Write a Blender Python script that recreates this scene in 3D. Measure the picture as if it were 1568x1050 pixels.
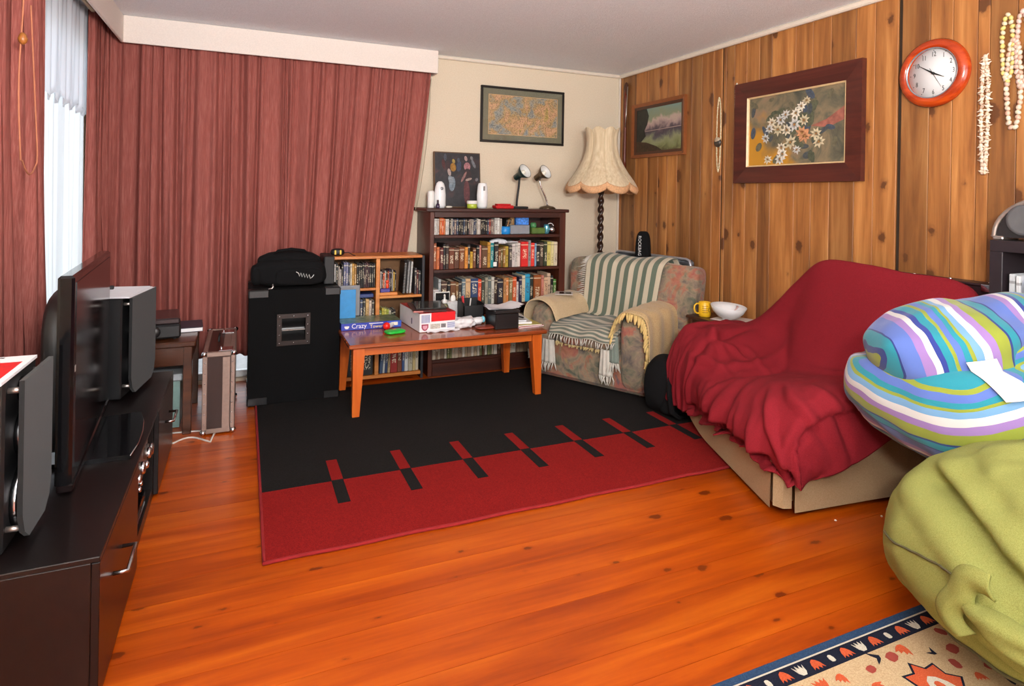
import bpy, bmesh, math, random
from mathutils import Vector, Matrix, noise
random.seed(7)
SC = bpy.context.scene
COL = SC.collection
for o in list(bpy.data.objects):
    bpy.data.objects.remove(o)

# ------------------------------------------------------------------ camera
YAW, ROLL = math.radians(23.6), math.radians(1.0)
cd = bpy.data.cameras.new('camera')
cam = bpy.data.objects.new('camera', cd)
COL.objects.link(cam)
SC.camera = cam
cd.sensor_fit = 'HORIZONTAL'
cd.sensor_width = 36.0
cd.lens = 938.0 / 1568.0 * 36.0
cd.shift_y = -(525.0 - 300.0) / 1568.0
cd.clip_start = 0.02
_r = Vector((math.cos(YAW), -math.sin(YAW), 0))
_f = Vector((math.sin(YAW), math.cos(YAW), 0))
_d = Vector((0, 0, -1))
_right = _r * math.cos(ROLL) - _d * math.sin(ROLL)
_down = _r * math.sin(ROLL) + _d * math.cos(ROLL)
_up = -_down
_b = -_f
cam.matrix_world = Matrix(((_right.x, _up.x, _b.x, 0), (_right.y, _up.y, _b.y, 0), (_right.z, _up.z, _b.z, 1.36), (0, 0, 0, 1)))

# ------------------------------------------------------------------ world, lights, exposure
W = bpy.data.worlds.new('world')
SC.world = W
W.use_nodes = True
wb = W.node_tree.nodes['Background']
wb.inputs[0].default_value = (0.86, 0.93, 1.0, 1)
wb.inputs[1].default_value = 2.2
vs = SC.view_settings
vs.view_transform = 'Standard'
vs.look = 'None'
vs.exposure = -0.18
vs.gamma = 1.0
vs.use_curve_mapping = False


def area(name, loc, rot, sx, sy, power, col):
    l = bpy.data.lights.new(name, 'AREA')
    l.shape = 'RECTANGLE'
    l.size, l.size_y = sx, sy
    l.energy = power
    l.color = col
    o = bpy.data.objects.new(name, l)
    o.location = loc
    o.rotation_euler = rot
    COL.objects.link(o)
    return o


# added soft fill light, set in the made-up window behind the camera
area('added_rear_fill', (1.15, -1.86, 1.35), (math.radians(90), 0, 0), 3.2, 1.9, 95, (1.0, 0.97, 0.93))
# daylight through the left glazing
area('daylight_left_window', (-0.99, 3.95, 1.25), (0, math.radians(-90), 0), 2.0, 1.0, 9, (0.9, 0.95, 1.0))

# the photographer's flash, bounced off the ceiling beside the camera
area('bounce_flash', (0.25, -0.30, 1.75), (math.radians(140), 0, math.radians(-20)), 0.35, 0.35, 250, (1.0, 0.96, 0.92))

# ------------------------------------------------------------------ helpers


def C(r, g, b):
    def f(v):
        v /= 255.0
        return v / 12.92 if v <= 0.04045 else ((v + 0.055) / 1.055) ** 2.4
    return (f(r), f(g), f(b), 1)


class NT:
    def __init__(s, name):
        s.m = bpy.data.materials.new(name)
        s.m.use_nodes = True
        s.t = s.m.node_tree
        s.n = s.t.nodes
        s.b = s.n['Principled BSDF']

    def add(s, typ, **kw):
        n = s.n.new(typ)
        for k, v in kw.items():
            setattr(n, k, v)
        return n

    def link(s, a, b):
        s.t.links.new(a, b)

    def coord(s, scale=(1, 1, 1), rnd=0.0, rot=(0, 0, 0), kind='Object'):
        tc = s.add('ShaderNodeTexCoord')
        mp = s.add('ShaderNodeMapping')
        mp.inputs['Scale'].default_value = scale
        mp.inputs['Rotation'].default_value = rot
        if rnd:
            oi = s.add('ShaderNodeObjectInfo')
            mu = s.add('ShaderNodeMath', operation='MULTIPLY')
            mu.inputs[1].default_value = rnd
            s.link(oi.outputs['Random'], mu.inputs[0])
            va = s.add('ShaderNodeVectorMath', operation='ADD')
            s.link(tc.outputs[kind], va.inputs[0])
            s.link(mu.outputs[0], va.inputs[1])
            s.link(va.outputs[0], mp.inputs[0])
        else:
            s.link(tc.outputs[kind], mp.inputs[0])
        return mp.outputs[0]

    def noise(s, vec, scale=5, detail=4, rough=0.5, dist=0.0):
        n = s.add('ShaderNodeTexNoise')
        n.inputs['Scale'].default_value = scale
        n.inputs['Detail'].default_value = detail
        n.inputs['Roughness'].default_value = rough
        n.inputs['Distortion'].default_value = dist
        s.link(vec, n.inputs['Vector'])
        return n.outputs['Fac']

    def ramp(s, fac, stops, interp='LINEAR'):
        r = s.add('ShaderNodeValToRGB')
        cr = r.color_ramp
        cr.interpolation = interp
        while len(cr.elements) < len(stops):
            cr.elements.new(0.5)
        for e, (p, c) in zip(cr.elements, stops):
            e.position = p
            e.color = c
        s.link(fac, r.inputs[0])
        return r.outputs[0]

    def mix(s, fac, a, b, mode='MIX'):
        m = s.add('ShaderNodeMix', data_type='RGBA', blend_type=mode)
        for v, i in ((fac, 0), (a, 6), (b, 7)):
            if hasattr(v, 'links'):
                s.link(v, m.inputs[i])
            else:
                m.inputs[i].default_value = v
        return m.outputs[2]

    def math(s, op, a, b=0.0, clamp=False):
        m = s.add('ShaderNodeMath', operation=op, use_clamp=clamp)
        for v, i in ((a, 0), (b, 1)):
            if hasattr(v, 'links'):
                s.link(v, m.inputs[i])
            else:
                m.inputs[i].default_value = v
        return m.outputs[0]

    def bump(s, h, strength=0.3, dist=0.01):
        b = s.add('ShaderNodeBump')
        b.inputs['Strength'].default_value = strength
        b.inputs['Distance'].default_value = dist
        s.link(h, b.inputs['Height'])
        s.link(b.outputs[0], s.b.inputs['Normal'])

    def col(s, v):
        if hasattr(v, 'links'):
            s.link(v, s.b.inputs['Base Color'])
        else:
            s.b.inputs['Base Color'].default_value = v

    def fin(s, rough=0.5, metal=0.0, spec=0.5, coat=0.0, sheen=0.0):
        s.b.inputs['Roughness'].default_value = rough
        s.b.inputs['Metallic'].default_value = metal
        s.b.inputs['Specular IOR Level'].default_value = spec
        s.b.inputs['Coat Weight'].default_value = coat
        s.b.inputs['Coat Roughness'].default_value = 0.12
        s.b.inputs['Sheen Weight'].default_value = sheen
        return s.m


MC = {}


def plain(rgb, rough=0.5, metal=0.0, spec=0.5, var=0.08, sc=30, sheen=0.0, coat=0.0):
    k = ('p', rgb, rough, metal, spec, var, sc, sheen, coat)
    if k in MC:
        return MC[k]
    t = NT('plain_%d_%d_%d' % rgb)
    c = C(*rgb)
    f = t.noise(t.coord(), sc, 3)
    lo = tuple(v * (1 - var) for v in c[:3]) + (1,)
    hi = tuple(min(1, v * (1 + var)) for v in c[:3]) + (1,)
    t.col(t.ramp(f, [(0.3, lo), (0.7, hi)]))
    MC[k] = t.fin(rough, metal, spec, coat, sheen)
    return MC[k]


def fabric(name, c1, c2, scale=300, bump=0.25, sheen=0.3, stretch=(1, 1, 1), rough=0.95):
    t = NT(name)
    v = t.coord(stretch)
    f = t.noise(v, scale, 2, 0.6)
    g = t.noise(t.coord(), 6, 3)
    col = t.mix(t.math('MULTIPLY', g, 0.5), t.ramp(f, [(0.35, c1), (0.65, c2)]), c1)
    t.col(col)
    t.bump(f, bump, 0.002)
    return t.fin(rough, 0, 0.2, 0, sheen)


def wood(name, c1, c2, c3, axis='x', rough=0.35, coat=0.0, knots=True, tint=0.25, kscale=(2.2, 7.0), kthr=0.075, grain=22.0, knotc=C(60, 22, 6)):
    """grain along axis; in-plane cross axis chosen by plane: floor xy, wall yz (axis z), furniture any"""
    t = NT(name)
    v = t.coord(rnd=41.0)
    sep = t.add('ShaderNodeSeparateXYZ')
    t.link(v, sep.inputs[0])
    i = 'xyz'.index(axis)
    along = sep.outputs[i]
    o1, o2 = [sep.outputs[j] for j in range(3) if j != i]
    cmb = t.add('ShaderNodeCombineXYZ')
    t.link(t.math('MULTIPLY', along, 1.1), cmb.inputs[0])
    t.link(t.math('MULTIPLY', o1, grain), cmb.inputs[1])
    t.link(t.math('MULTIPLY', o2, grain), cmb.inputs[2])
    g = t.noise(cmb.outputs[0], 1.0, 5, 0.6, 0.35)
    base = t.ramp(g, [(0.30, c1), (0.5, c2), (0.70, c3)])
    cm4 = t.add('ShaderNodeCombineXYZ')
    t.link(t.math('MULTIPLY', along, 2.5), cm4.inputs[0])
    t.link(t.math('MULTIPLY', o1, grain * 6), cm4.inputs[1])
    t.link(t.math('MULTIPLY', o2, grain * 6), cm4.inputs[2])
    fine = t.noise(cm4.outputs[0], 1.0, 3, 0.7)
    base = t.mix(t.math('MULTIPLY', t.ramp(fine, [(0.5, (0, 0, 0, 1)), (0.75, (1, 1, 1, 1))]), 0.25), base, c1)
    oi = t.add('ShaderNodeObjectInfo')
    tv = t.ramp(oi.outputs['Random'], [(0, (1 - tint, 1 - tint, 1 - tint, 1)), (0.5, (1, 1, 1, 1)), (1, (1 + tint, 1 + tint * 0.9, 1 + tint * 0.7, 1))])
    base = t.mix(1.0, base, tv, 'MULTIPLY')
    if knots:
        cm = t.add('ShaderNodeCombineXYZ')
        t.link(t.math('MULTIPLY', along, kscale[0]), cm.inputs[0])
        t.link(t.math('MULTIPLY', t.math('ADD', o1, o2), kscale[1]), cm.inputs[1])
        vo = t.add('ShaderNodeTexVoronoi', voronoi_dimensions='2D')
        vo.inputs['Scale'].default_value = 1.0
        vo.inputs['Randomness'].default_value = 1.0
        t.link(cm.outputs[0], vo.inputs['Vector'])
        wob = t.noise(v, 40, 2)
        d = t.math('ADD', vo.outputs['Distance'], t.math('MULTIPLY', t.math('SUBTRACT', wob, 0.5), 0.16))
        sp = t.add('ShaderNodeSeparateColor')
        t.link(vo.outputs['Color'], sp.inputs[0])
        thr = t.math('MULTIPLY', t.math('SUBTRACT', sp.outputs[0], 0.55), kthr)
        mr = t.add('ShaderNodeMapRange', interpolation_type='SMOOTHSTEP')
        t.link(t.math('SUBTRACT', d, thr), mr.inputs[0])
        mr.inputs[1].default_value = -0.02
        mr.inputs[2].default_value = 0.025
        mr.inputs[3].default_value = 1.0
        mr.inputs[4].default_value = 0.0
        base = t.mix(t.math('MULTIPLY', mr.outputs[0], 0.92), base, t.mix(t.math('MULTIPLY', fine, .4), knotc, c1))
        mr2 = t.add('ShaderNodeMapRange', interpolation_type='SMOOTHSTEP')
        t.link(t.math('SUBTRACT', d, thr), mr2.inputs[0])
        mr2.inputs[1].default_value = 0.0
        mr2.inputs[2].default_value = 0.10
        mr2.inputs[3].default_value = 0.4
        mr2.inputs[4].default_value = 0.0
        base = t.mix(mr2.outputs[0], base, c1)
    t.col(base)
    t.bump(g, 0.06, 0.003)
    return t.fin(rough, 0, 0.5, coat)


class MB:
    """mesh builder: verts, faces, material index"""

    def __init__(s):
        s.v, s.f, s.mi, s.sm = [], [], [], []

    def face(s, idx, m=0, sm=False):
        s.f.append(idx)
        s.mi.append(m)
        s.sm.append(sm)

    def raw(s, vs_, fs_, m=0, sm=False):
        o = len(s.v)
        s.v += [tuple(p) for p in vs_]
        for f in fs_:
            s.face([i + o for i in f], m, sm)
        return s

    def box(s, x0, x1, y0, y1, z0, z1, b=0.0, m=0, M=None):
        if b <= 0:
            vs_ = [(x, y, z) for x in (x0, x1) for y in (y0, y1) for z in (z0, z1)]
            fs_ = [(0, 1, 3, 2), (4, 6, 7, 5), (0, 4, 5, 1), (2, 3, 7, 6), (0, 2, 6, 4), (1, 5, 7, 3)]
        else:
            b = min(b, (x1 - x0) * .49, (y1 - y0) * .49, (z1 - z0) * .49)
            vs_, idx = [], {}
            X, Y, Z = (x0, x1), (y0, y1), (z0, z1)
            for i in (0, 1):
                for j in (0, 1):
                    for k in (0, 1):
                        sx, sy, sz = (1, -1)[i] * b, (1, -1)[j] * b, (1, -1)[k] * b
                        for ax, p in enumerate(((X[i], Y[j] + sy, Z[k] + sz), (X[i] + sx, Y[j], Z[k] + sz), (X[i] + sx, Y[j] + sy, Z[k]))):
                            idx[(i, j, k, ax)] = len(vs_)
                            vs_.append(p)
            fs_ = []
            g = lambda i, j, k, a: idx[(i, j, k, a)]
            for i in (0, 1):
                fs_.append([g(i, 0, 0, 0), g(i, 1, 0, 0), g(i, 1, 1, 0), g(i, 0, 1, 0)])
                fs_.append([g(0, i, 0, 1), g(1, i, 0, 1), g(1, i, 1, 1), g(0, i, 1, 1)])
                fs_.append([g(0, 0, i, 2), g(1, 0, i, 2), g(1, 1, i, 2), g(0, 1, i, 2)])
            for j in (0, 1):
                for k in (0, 1):
                    fs_.append([g(0, j, k, 1), g(1, j, k, 1), g(1, j, k, 2), g(0, j, k, 2)])
                    fs_.append([g(j, 0, k, 0), g(j, 1, k, 0), g(j, 1, k, 2), g(j, 0, k, 2)])
                    fs_.append([g(j, k, 0, 0), g(j, k, 1, 0), g(j, k, 1, 1), g(j, k, 0, 1)])
            for i in (0, 1):
                for j in (0, 1):
                    for k in (0, 1):
                        fs_.append([g(i, j, k, 0), g(i, j, k, 1), g(i, j, k, 2)])
        if M is not None:
            vs_ = [M @ Vector(p) for p in vs_]
        return s.raw(vs_, fs_, m)

    def lathe(s, prof, seg=20, c=(0, 0, 0), m=0, sm=True, M=None, rfun=None, cap=True):
        """prof: list of (r,z) about z axis"""
        vs_, fs_ = [], []
        n = len(prof)
        for (r, z) in prof:
            for k in range(seg):
                a = 2 * math.pi * k / seg
                rr, zz = (r, z) if rfun is None else rfun(r, z, a)
                vs_.append((c[0] + rr * math.cos(a), c[1] + rr * math.sin(a), c[2] + zz))
        for i in range(n - 1):
            for k in range(seg):
                k2 = (k + 1) % seg
                fs_.append((i * seg + k, i * seg + k2, (i + 1) * seg + k2, (i + 1) * seg + k))
        if cap:
            fs_.append(tuple(range(seg))[::-1])
            fs_.append(tuple((n - 1) * seg + k for k in range(seg)))
        if M is not None:
            vs_ = [M @ Vector(p) for p in vs_]
        return s.raw(vs_, fs_, m, sm)

    def tube(s, pts, r, seg=6, m=0, closed=False):
        pts = [Vector(p) for p in pts]
        n = len(pts)
        vs_, fs_ = [], []
        up = None
        for i, p in enumerate(pts):
            a = pts[(i - 1) % n] if (i > 0 or closed) else p
            b = pts[(i + 1) % n] if (i < n - 1 or closed) else p
            t = (b - a)
            if t.length < 1e-9:
                t = Vector((0, 0, 1))
            t.normalize()
            if up is None:
                up = Vector((0, 0, 1)) if abs(t.z) < .9 else Vector((1, 0, 0))
            side = t.cross(up)
            if side.length < 1e-6:
                side = t.orthogonal()
            side.normalize()
            up = side.cross(t).normalized()
            rr = r[i] if isinstance(r, (list, tuple)) else r
            for k in range(seg):
                an = 2 * math.pi * k / seg
                vs_.append(p + side * math.cos(an) * rr + up * math.sin(an) * rr)
        lim = n if closed else n - 1
        for i in range(lim):
            j = (i + 1) % n
            for k in range(seg):
                k2 = (k + 1) % seg
                fs_.append((i * seg + k, i * seg + k2, j * seg + k2, j * seg + k))
        if not closed:
            fs_.append(tuple(range(seg))[::-1])
            fs_.append(tuple((n - 1) * seg + k for k in range(seg)))
        return s.raw(vs_, fs_, m, True)

    def grid(s, nu, nv, fn, m=0, sm=True, closed_u=False):
        vs_ = [fn(i / (nu if closed_u else nu - 1), j / (nv - 1)) for j in range(nv) for i in range(nu)]
        fs_ = []
        for j in range(nv - 1):
            for i in range(nu if closed_u else nu - 1):
                i2 = (i + 1) % nu
                fs_.append((j * nu + i, j * nu + i2, (j + 1) * nu + i2, (j + 1) * nu + i))
        return s.raw(vs_, fs_, m, sm)

    def prism(s, poly, z0, z1, m=0, M=None, sm=False):
        n = len(poly)
        vs_ = [(x, y, z0) for x, y in poly] + [(x, y, z1) for x, y in poly]
        fs_ = [tuple(range(n))[::-1], tuple(range(n, 2 * n))]
        fs_ += [(i, (i + 1) % n, n + (i + 1) % n, n + i) for i in range(n)]
        if M is not None:
            vs_ = [M @ Vector(p) for p in vs_]
        return s.raw(vs_, fs_, m, sm)

    def blob(s, c, r, p=2.0, nu=40, nv=24, m=0, disp=None, M=None):
        """superellipsoid"""
        def sg(v, e):
            return math.copysign(abs(v) ** e, v)
        e = 2.0 / p

        def fn(u, v):
            a = u * 2 * math.pi
            b = (v - .5) * math.pi * .999
            q = Vector((sg(math.cos(b), e) * sg(math.cos(a), e), sg(math.cos(b), e) * sg(math.sin(a), e), sg(math.sin(b), e)))
            q = Vector((q.x * r[0], q.y * r[1], q.z * r[2]))
            if disp:
                q = disp(q)
            q = q + Vector(c)
            return M @ q if M is not None else q
        s.grid(nu, nv, fn, m, True, True)
        o = len(s.v) - nu * nv
        s.face([o + k for k in range(nu)][::-1], m, True)
        s.face([o + nu * (nv - 1) + k for k in range(nu)], m, True)
        return s

    def mesh(s, name):
        me = bpy.data.meshes.new(name)
        me.from_pydata([tuple(p) for p in s.v], [], [list(f) for f in s.f])
        me.polygons.foreach_set('material_index', s.mi)
        me.polygons.foreach_set('use_smooth', s.sm)
        me.update()
        bm = bmesh.new()
        bm.from_mesh(me)
        bmesh.ops.recalc_face_normals(bm, faces=bm.faces)
        bm.to_mesh(me)
        bm.free()
        return me


def link(name, me, mats, parent=None):
    o = bpy.data.objects.new(name, me)
    if not isinstance(mats, (list, tuple)):
        mats = [mats]
    if len(me.materials) == 0:
        for mm in mats:
            me.materials.append(mm)
    COL.objects.link(o)
    o.parent = parent
    return o


def tag(o, label, cat, group=None):
    o['label'] = label
    o['category'] = cat
    if group:
        o['group'] = group
    return o


def thing(name, label, cat, loc=(0, 0, 0), rz=0.0, group=None):
    o = bpy.data.objects.new(name, None)
    o.empty_display_size = 0.05
    COL.objects.link(o)
    o.location = loc
    o.rotation_euler = (0, 0, rz)
    return tag(o, label, cat, group)


def part(name, mb, mats, parent, label=None, kind=None):
    o = link(name, mb.mesh(name), mats, parent)
    if label:
        o['label'] = label
    if kind:
        o['kind'] = kind
    return o


def one(name, mb, mats, label, cat, loc=(0, 0, 0), rz=0.0, group=None):
    o = link(name, mb.mesh(name), mats)
    o.location = loc
    o.rotation_euler = (0, 0, rz)
    return tag(o, label, cat, group)


def struct(name, mb, mats, parent=None):
    o = link(name, mb.mesh(name), mats, parent)
    if parent is None:
        o['kind'] = 'structure'
    return o


def solid(o, th, off=0.0):
    md = o.modifiers.new('thickness', 'SOLIDIFY')
    md.thickness = th
    md.offset = off
    return o


def text(name, s_, size, mat, parent, loc, rot, ext=0.0004, align='CENTER', sx=1.0, shear=0.0):
    cu = bpy.data.curves.new(name, 'FONT')
    cu.body = s_
    cu.size = size
    cu.extrude = ext
    cu.shear = shear
    cu.align_x = align
    cu.align_y = 'CENTER'
    cu.resolution_u = 2
    tmp = bpy.data.objects.new('tmp_text', cu)
    COL.objects.link(tmp)
    dg = bpy.context.evaluated_depsgraph_get()
    me = bpy.data.meshes.new_from_object(tmp.evaluated_get(dg))
    bpy.data.objects.remove(tmp)
    bpy.data.curves.remove(cu)
    me.materials.clear()
    o = link(name, me, mat, parent)
    o.location = loc
    o.rotation_euler = rot
    o.scale = (sx, 1, 1)
    return o


def nz(p, sc=1.0, seed=0.0):
    return noise.noise(Vector((p[0] * sc + seed, p[1] * sc + seed * .7, p[2] * sc - seed)))


def ordn(n):
    w = ['first', 'second', 'third', 'fourth', 'fifth', 'sixth', 'seventh', 'eighth', 'ninth', 'tenth', 'eleventh', 'twelfth', 'thirteenth', 'fourteenth', 'fifteenth', 'sixteenth', 'seventeenth', 'eighteenth', 'nineteenth']
    if n <= 19:
        return w[n - 1]
    t = {2: 'twent', 3: 'thirt', 4: 'fort', 5: 'fift'}[n // 10]
    return t + 'ieth' if n % 10 == 0 else t + 'y-' + w[n % 10 - 1]


PI = math.pi

# ------------------------------------------------------------------ materials
M_floor = wood('floor_pine', C(140, 50, 3), C(172, 72, 4), C(192, 92, 12), 'x', 0.32, 0.0, True, 0.09, (3.6, 7.2), 0.26, 14, C(34, 10, 2))
M_panel = wood('cedar_panel', C(110, 66, 32), C(150, 98, 50), C(178, 126, 72), 'z', 0.5, 0.0, True, 0.3, (3.4, 5.2), 0.40, 16, C(56, 26, 10))
M_darkwood = wood('dark_mahogany', C(42, 16, 10), C(58, 24, 14), C(76, 34, 20), 'x', 0.4, 0.1, False, 0.06, grain=18)
M_darkwoodz = wood('dark_mahogany_upright', C(50, 20, 11), C(70, 30, 17), C(90, 42, 24), 'z', 0.4, 0.1, False, 0.06, grain=18)
M_orange = wood('orange_pine', C(168, 74, 20), C(190, 92, 28), C(206, 112, 42), 'x', 0.32, 0.25, False, 0.05, grain=16)
M_orangez = wood('orange_pine_upright', C(172, 74, 18), C(196, 92, 26), C(206, 108, 38), 'z', 0.32, 0.2, False, 0.05, grain=16)
M_tabletop = wood('coffee_table_top', C(120, 52, 22), C(144, 66, 28), C(160, 80, 36), 'x', 0.22, 0.35, False, 0.03, grain=14)
M_lightwood = wood('light_pine_shelf', C(176, 104, 44), C(198, 122, 56), C(214, 142, 72), 'x', 0.4, 0.1, False, 0.04, grain=18)
M_sidewood = wood('side_table_walnut', C(50, 24, 10), C(70, 35, 15), C(88, 48, 22), 'x', 0.3, 0.2, False, 0.04, grain=16)
M_framewood = wood('maroon_frame', C(58, 22, 16), C(76, 30, 21), C(92, 40, 28), 'y', 0.4, 0.1, False, 0.03, grain=22)
M_clockwood = wood('clock_cherry', C(128, 36, 8), C(168, 56, 14), C(196, 82, 26), 'y', 0.22, 0.4, False, 0.03, grain=14)
M_stand = wood('blackbrown_laminate', C(12, 8, 8), C(17, 11, 11), C(24, 16, 14), 'y', 0.32, 0.1, False, 0.02, grain=16)
M_black = plain((17, 17, 19), 0.55, var=.15)
M_blackgloss = plain((10, 10, 12), 0.08, var=.02)
M_blackcarpet = fabric('black_cab_carpet', C(5, 5, 6), C(15, 15, 16), 500, .4, 0)
M_blackcloth = fabric('black_nylon', C(8, 8, 9), C(20, 20, 22), 700, .3, 0)
M_grille = fabric('speaker_grille_cloth', C(26, 27, 28), C(40, 41, 42), 900, .3, 0.1)
M_rubber = plain((24, 24, 26), 0.65)
M_chrome = plain((205, 205, 208), 0.16, 1.0, var=.02)
M_alu = plain((188, 180, 174), 0.36, 0.9, var=.08, sc=60)
M_white = plain((226, 226, 222), 0.55, var=.03)
M_whitegloss = plain((228, 230, 232), 0.2, var=.02)
M_paper = plain((232, 232, 236), 0.8, var=.03)
M_cream = plain((224, 218, 200), 0.7, var=.04)
M_redp = plain((196, 24, 28), 0.45)


def m_wall():
    t = NT('cream_wallpaper')
    f = t.noise(t.coord(), 120, 3)
    g = t.noise(t.coord(), 2.5, 3)
    t.col(t.mix(t.math('MULTIPLY', g, .3), t.ramp(f, [(.3, C(206, 192, 170)), (.7, C(218, 206, 186))]), C(204, 188, 164)))
    t.bump(f, .15, .002)
    return t.fin(.85, 0, .3)


def m_ceil():
    t = NT('stippled_ceiling')
    f = t.noise(t.coord(), 160, 3, .7)
    t.col(t.ramp(f, [(.3, C(218, 220, 225)), (.7, C(240, 242, 246))]))
    t.bump(f, .6, .008)
    return t.fin(.95, 0, .1)


def m_curtain():
    t = NT('dusty_red_slub_curtain')
    a = t.noise(t.coord((230, 230, 9)), 1, 3, .6)
    b = t.noise(t.coord((420, 420, 60)), 1, 2, .6)
    c1 = t.ramp(a, [(.25, C(124, 62, 58)), (.5, C(154, 84, 77)), (.78, C(182, 118, 108))])
    t.col(t.mix(t.math('MULTIPLY', b, .45), c1, C(146, 96, 86)))
    t.bump(b, .25, .002)
    m = t.fin(.95, 0, .15, 0, .0)
    tr = t.add('ShaderNodeBsdfTranslucent')
    tr.inputs[0].default_value = C(190, 84, 66)
    mx = t.add('ShaderNodeMixShader')
    mx.inputs[0].default_value = .06
    t.link(t.b.outputs[0], mx.inputs[1])
    t.link(tr.outputs[0], mx.inputs[2])
    t.link(mx.outputs[0], t.n['Material Output'].inputs[0])
    return m


def m_sheer():
    t = NT('white_sheer')
    t.col(C(240, 242, 246))
    t.b.inputs['Roughness'].default_value = .9
    tr = t.add('ShaderNodeBsdfTranslucent')
    tr.inputs[0].default_value = C(246, 248, 252)
    tp = t.add('ShaderNodeBsdfTransparent')
    mx = t.add('ShaderNodeMixShader')
    mx.inputs[0].default_value = .65
    t.link(t.b.outputs[0], mx.inputs[1])
    t.link(tr.outputs[0], mx.inputs[2])
    m2 = t.add('ShaderNodeMixShader')
    m2.inputs[0].default_value = .12
    t.link(mx.outputs[0], m2.inputs[1])
    t.link(tp.outputs[0], m2.inputs[2])
    t.link(m2.outputs[0], t.n['Material Output'].inputs[0])
    return t.m


def m_glass(name='window_glass', tint=(1, 1, 1, 1), rough=0.0):
    t = NT(name)
    gl = t.add('ShaderNodeBsdfGlossy')
    gl.inputs['Roughness'].default_value = .03
    tp = t.add('ShaderNodeBsdfTransparent')
    tp.inputs[0].default_value = tint
    fr = t.add('ShaderNodeFresnel')
    fr.inputs[0].default_value = 1.45
    mx = t.add('ShaderNodeMixShader')
    t.link(fr.outputs[0], mx.inputs[0])
    t.link(tp.outputs[0], mx.inputs[1])
    t.link(gl.outputs[0], mx.inputs[2])
    t.link(mx.outputs[0], t.n['Material Output'].inputs[0])
    return t.m


M_wall, M_ceil, M_curtain, M_sheer, M_glass = m_wall(), m_ceil(), m_curtain(), m_sheer(), m_glass()
M_trim = plain((214, 204, 190), .6, var=.03)
M_pelmet = plain((222, 212, 204), .8, var=.05, sc=140)

# ------------------------------------------------------------------ room shell
XL, XR, YB, YF, ZC = -0.95, 3.185, 4.80, -1.95, 2.49
fl = struct('floor', MB().box(XL - .1, XR + .1, YF - .1, YB + .1, -.12, -.022), plain((40, 18, 6), .9))
y = YF
BW = .125
k = 0
while y < YB:
    y1 = min(y + BW - .0012, YB)
    struct('floor_board', MB().box(XL, XR, y, y1, -.021, 0.0, 0), M_floor, fl)
    y += BW
struct('ceiling', MB().box(XL - .1, XR + .1, YF - .1, YB + .1, ZC, ZC + .1), M_ceil)
# back wall with tall glazed opening behind the curtains
OX0, OX1, OZ0, OZ1 = -.75, 1.10, .02, 2.20
wbk = MB()
wbk.box(XL - .1, OX0, YB, YB + .12, 0, ZC).box(OX1, XR + .1, YB, YB + .12, 0, ZC).box(OX0, OX1, YB, YB + .12, OZ1, ZC).box(OX0, OX1, YB, YB + .12, -.02, OZ0)
struct('wall_back', wbk, M_wall)
# left wall with window
LY0, LY1, LZ0, LZ1 = 3.25, 4.62, .05, 2.25
wl = MB()
wl.box(XL - .12, XL, YF, LY0, 0, ZC).box(XL - .12, XL, LY1, YB, 0, ZC).box(XL - .12, XL, LY0, LY1, LZ1, ZC).box(XL - .12, XL, LY0, LY1, 0, LZ0)
struct('wall_left', wl, M_wall)
# rear wall (behind the camera) with a wide window opening added for frontal light
wf = MB()
wf.box(XL - .1, -.45, YF - .12, YF, 0, ZC).box(2.75, XR + .1, YF - .12, YF, 0, ZC).box(-.45, 2.75, YF - .12, YF, 2.3, ZC).box(-.45, 2.75, YF - .12, YF, 0, .4)
struct('wall_rear', wf, M_wall)
wr = struct('wall_right', MB().box(XR, XR + .1, YF, YB, 0, ZC), plain((50, 28, 12), .9))
YBRD = [4.798, 4.754, 4.544, 4.362, 4.215, 4.089, 3.969, 3.801, 3.690, 3.564, 3.474]
YBR2 = [3.462, 3.433, 3.352, 3.235, 3.123, 3.017, 2.826, 2.700, 2.572, 2.411, 2.296, 2.166]
YBR3 = [2.146, 2.001, 1.891, 1.78, 1.728, 1.616, 1.50, 1.34, 1.22, 1.07, .92, .80, .64, .5, .36, .2, .05, -.1, -.27, -.4, -.58, -.7, -.88, -1.05, -1.2, -1.38, -1.5, -1.68, -1.8, -1.95]
for L_ in (YBRD, YBR2, YBR3):
    for a, b in zip(L_[:-1], L_[1:]):
        struct('panel_board', MB().box(XR - .015, XR, b + .0012, a - .0012, 0.0, ZC, .002), M_panel, wr)
for ys in (3.468, 2.156):
    struct('joint_strip', MB().box(XR - .008, XR, ys - .008, ys + .008, 0, ZC), plain((44, 30, 14), .8), wr)

# window frames, panes
M_wf = plain((205, 208, 210), .4, .3)


def window(name, axis, a0, a1, z0, z1, pos, nmul, rails=()):
    f = MB()
    w = .045

    def bx(p0, p1, q0, q1, d=.05):
        if axis == 'x':
            f.box(p0, p1, pos - d / 2, pos + d / 2, q0, q1, .003)
        else:
            f.box(pos - d / 2, pos + d / 2, p0, p1, q0, q1, .003)
    bx(a0, a1, z0, z0 + w)
    bx(a0, a1, z1 - w, z1)
    st = [a0 + (a1 - a0) * i / nmul for i in range(nmul + 1)]
    for i, s_ in enumerate(st):
        c0 = min(max(s_ - w / 2, a0), a1 - w)
        bx(c0, c0 + w, z0 + w, z1 - w)
    for r_ in rails:
        bx(a0, a1, r_, r_ + .04, .04)
    o = struct(name, f, M_wf)
    for i in range(nmul):
        g = MB()
        p0, p1 = st[i] + w / 2 + .002, st[i + 1] - w / 2 - .002
        if axis == 'x':
            g.box(p0, p1, pos - .003, pos + .003, z0 + w, z1 - w)
        else:
            g.box(pos - .003, pos + .003, p0, p1, z0 + w, z1 - w)
        struct('pane', g, M_glass, o)
    return o


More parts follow.
